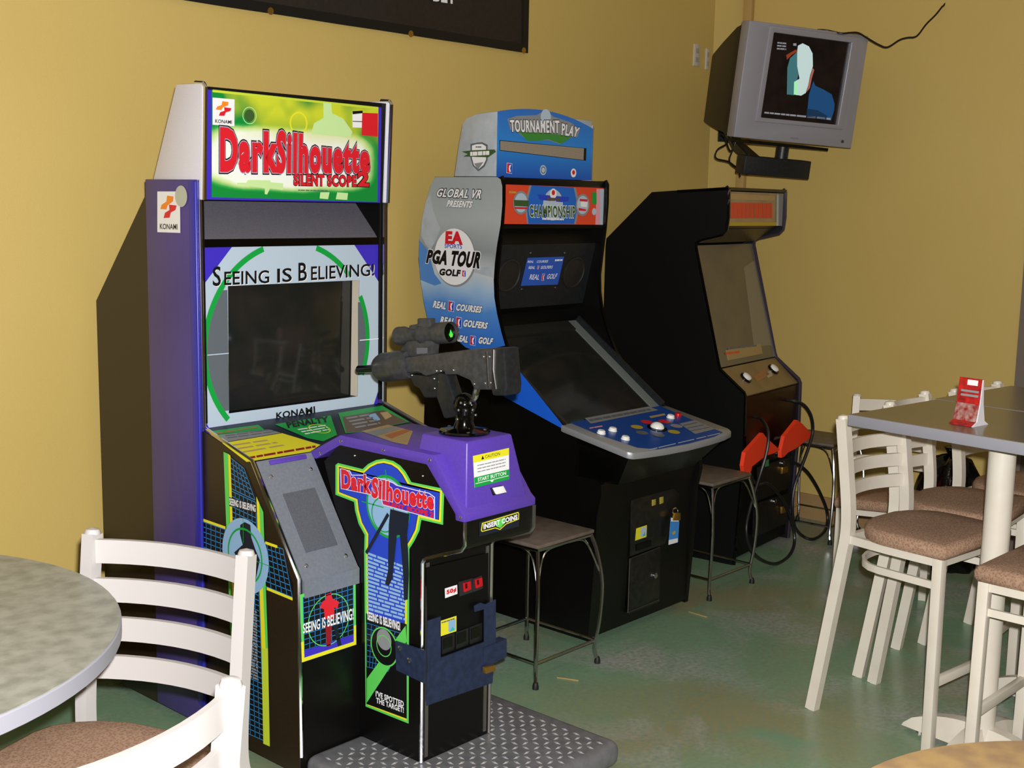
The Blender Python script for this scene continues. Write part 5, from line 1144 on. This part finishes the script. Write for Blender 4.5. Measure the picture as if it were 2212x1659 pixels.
fc_ = Vector(((CX0+WX)/2, (WY+CY1)/2, TC.z-.12)); fn = Vector((-.53, -.85, 0)).normalized()
b = MB(); b.sweep([tl(.0, .155, -.375), tl(.05, .38, -.37), tl(.05, .60, -.30), fc_+fn*.012], .045, .045, black_plast); b.build('arm', mt)
b = MB(); b.bar(fc_+fn*.006-Vector((0, 0, .09)), fc_+fn*.006+Vector((0, 0, .09)), .08, .012, black_plast, fn); b.build('wall_plate', mt)
# cords
cordm = M('thin_black_cord', '#15120f', .5)
pc = [(945, 195), (1000, 198), (1050, 212), (1110, 208), (1160, 210), (1220, 245), (1290, 285), (1345, 300), (1420, 255), (1470, 240), (1530, 230), (1590, 155), (1650, 95), (1690, 45), (1725, 0)]
P = [hit(*T3(p)[0], TC-TF*(-.01-.0*i), TF) for i, p in enumerate(pc)]; P[0] = tl(loc(P[0])[0], .05, hh_+.002); P[1] = tl(loc(P[1])[0], .04, hh_+.004)
lastp = P[-1]; P += [lastp+Vector((.06, -.10, .22)), Vector((lastp.x+.12, lastp.y-.18, 3.2))]
b = MB(); b.tube(smooth_path(P, 5), .0045, cordm, 6); tag(b.build('hanging_cord'), 'thin black cord drooping from the ceiling to the top of the television', 'cord')
tg = thing('cord_tangle', 'tangle of thin black cords hanging under the back of the television', 'cord', tl(-.34, .2, -.34))
for pts in ([(290, 850), (330, 905), (265, 950), (255, 1005), (335, 1028), (400, 1072), (455, 1072)], [(320, 850), (365, 925), (340, 1010), (360, 1050), (430, 1080), (465, 1030)], [(350, 860), (400, 920), (455, 985), (440, 1030), (400, 1060), (408, 1125)], [(305, 850), (345, 960), (380, 900), (350, 900)]):
    b = MB(); b.tube(smooth_path([hit(*T3(p)[0], tl(0, .28, 0), TF) for p in pts], 5), .0042, cordm, 6); b.build('cord', tg)

# wall plate, banner
for q, lab in (((1496, 97, 1511, 142), 'white wall socket plate on the yellow wall behind the television'), ((1522, 106, 1531, 150), 'narrow white cable plate on the yellow wall right behind the television')):
    a = ony(q[0], q[3], WY); c_ = ony(q[2], q[1], WY); o = thing('socket_plate', lab, 'socket plate', (a.x, WY-.004, a.z))
    b = MB(); b.box((a.x, WY-.007, a.z), (c_.x, WY, c_.z), M('white_plate', '#c9c2b4', .4)); pl = b.build('plate', o, bevel=.002)
    cxm, czm = (a.x+c_.x)/2, (a.z+c_.z)/2; w_ = (c_.x-a.x)
    for dz_ in (-.022, .022):
        b = MB(); b.box((cxm-w_*.25, WY-.009, czm+dz_-.012), (cxm+w_*.25, WY-.007, czm+dz_+.012), M('plate_socket', '#a8a294', .4)); b.build('socket', pl)
BY_ = WY-.010; bl_, br2 = ony(363, 0, BY_), ony(1139, 115, BY_)
bn = thing('banner', 'black fabric banner with hemmed edge and brass eyelets, hung high on the yellow wall', 'banner', (bl_.x+.9, BY_, bl_.z))
x0, x1, z0, z1 = bl_.x-.35, br2.x, br2.z, 3.05
bm_ = M('black_banner_fabric', '#201a16', .6, noise=(60, '#2a231c', .7)); hem = M('black_banner_hem', '#0c0a0c', .5)
b = MB(); nxx = 40; vs = []; fs = []
for j in range(9):
    for i in range(nxx+1):
        x = x0+(x1-x0)*i/nxx; vs.append((x, BY_+.003*sin(i*.7)*(1-j/8), z0+(z1-z0)*j/8))
for j in range(8):
    for i in range(nxx): a = j*(nxx+1)+i; fs.append([a, a+1, a+nxx+2, a+nxx+1])
b.add(vs, fs, bm_); cl = b.build('cloth', bn, recalc=False)
b = MB(); b.box((x0, BY_-.005, z0), (x1, BY_-.0035, z0+.035), hem); b.box((x1-.035, BY_-.005, z0+.035), (x1, BY_-.0035, z1), hem); b.build('hem', bn)
for p in ((584, 24), (887, 73), (1131, 109)):
    c_ = ony(*p, BY_-.006); b = MB(); b.lathe([(.007, 0), (.0125, 0), (.0125, .003), (.007, .003)], c_, (0, -1, 0), brass, 16); b.build('eyelet', bn)
nbp = Print((3, BY_-.0045, 2.3), (0, -1, 0)); nbp.text('BLY', [(936, 1), (984, 8), (984, -24), (936, -31)], p_white, 2, .03); nbp.build('lettering', cl)
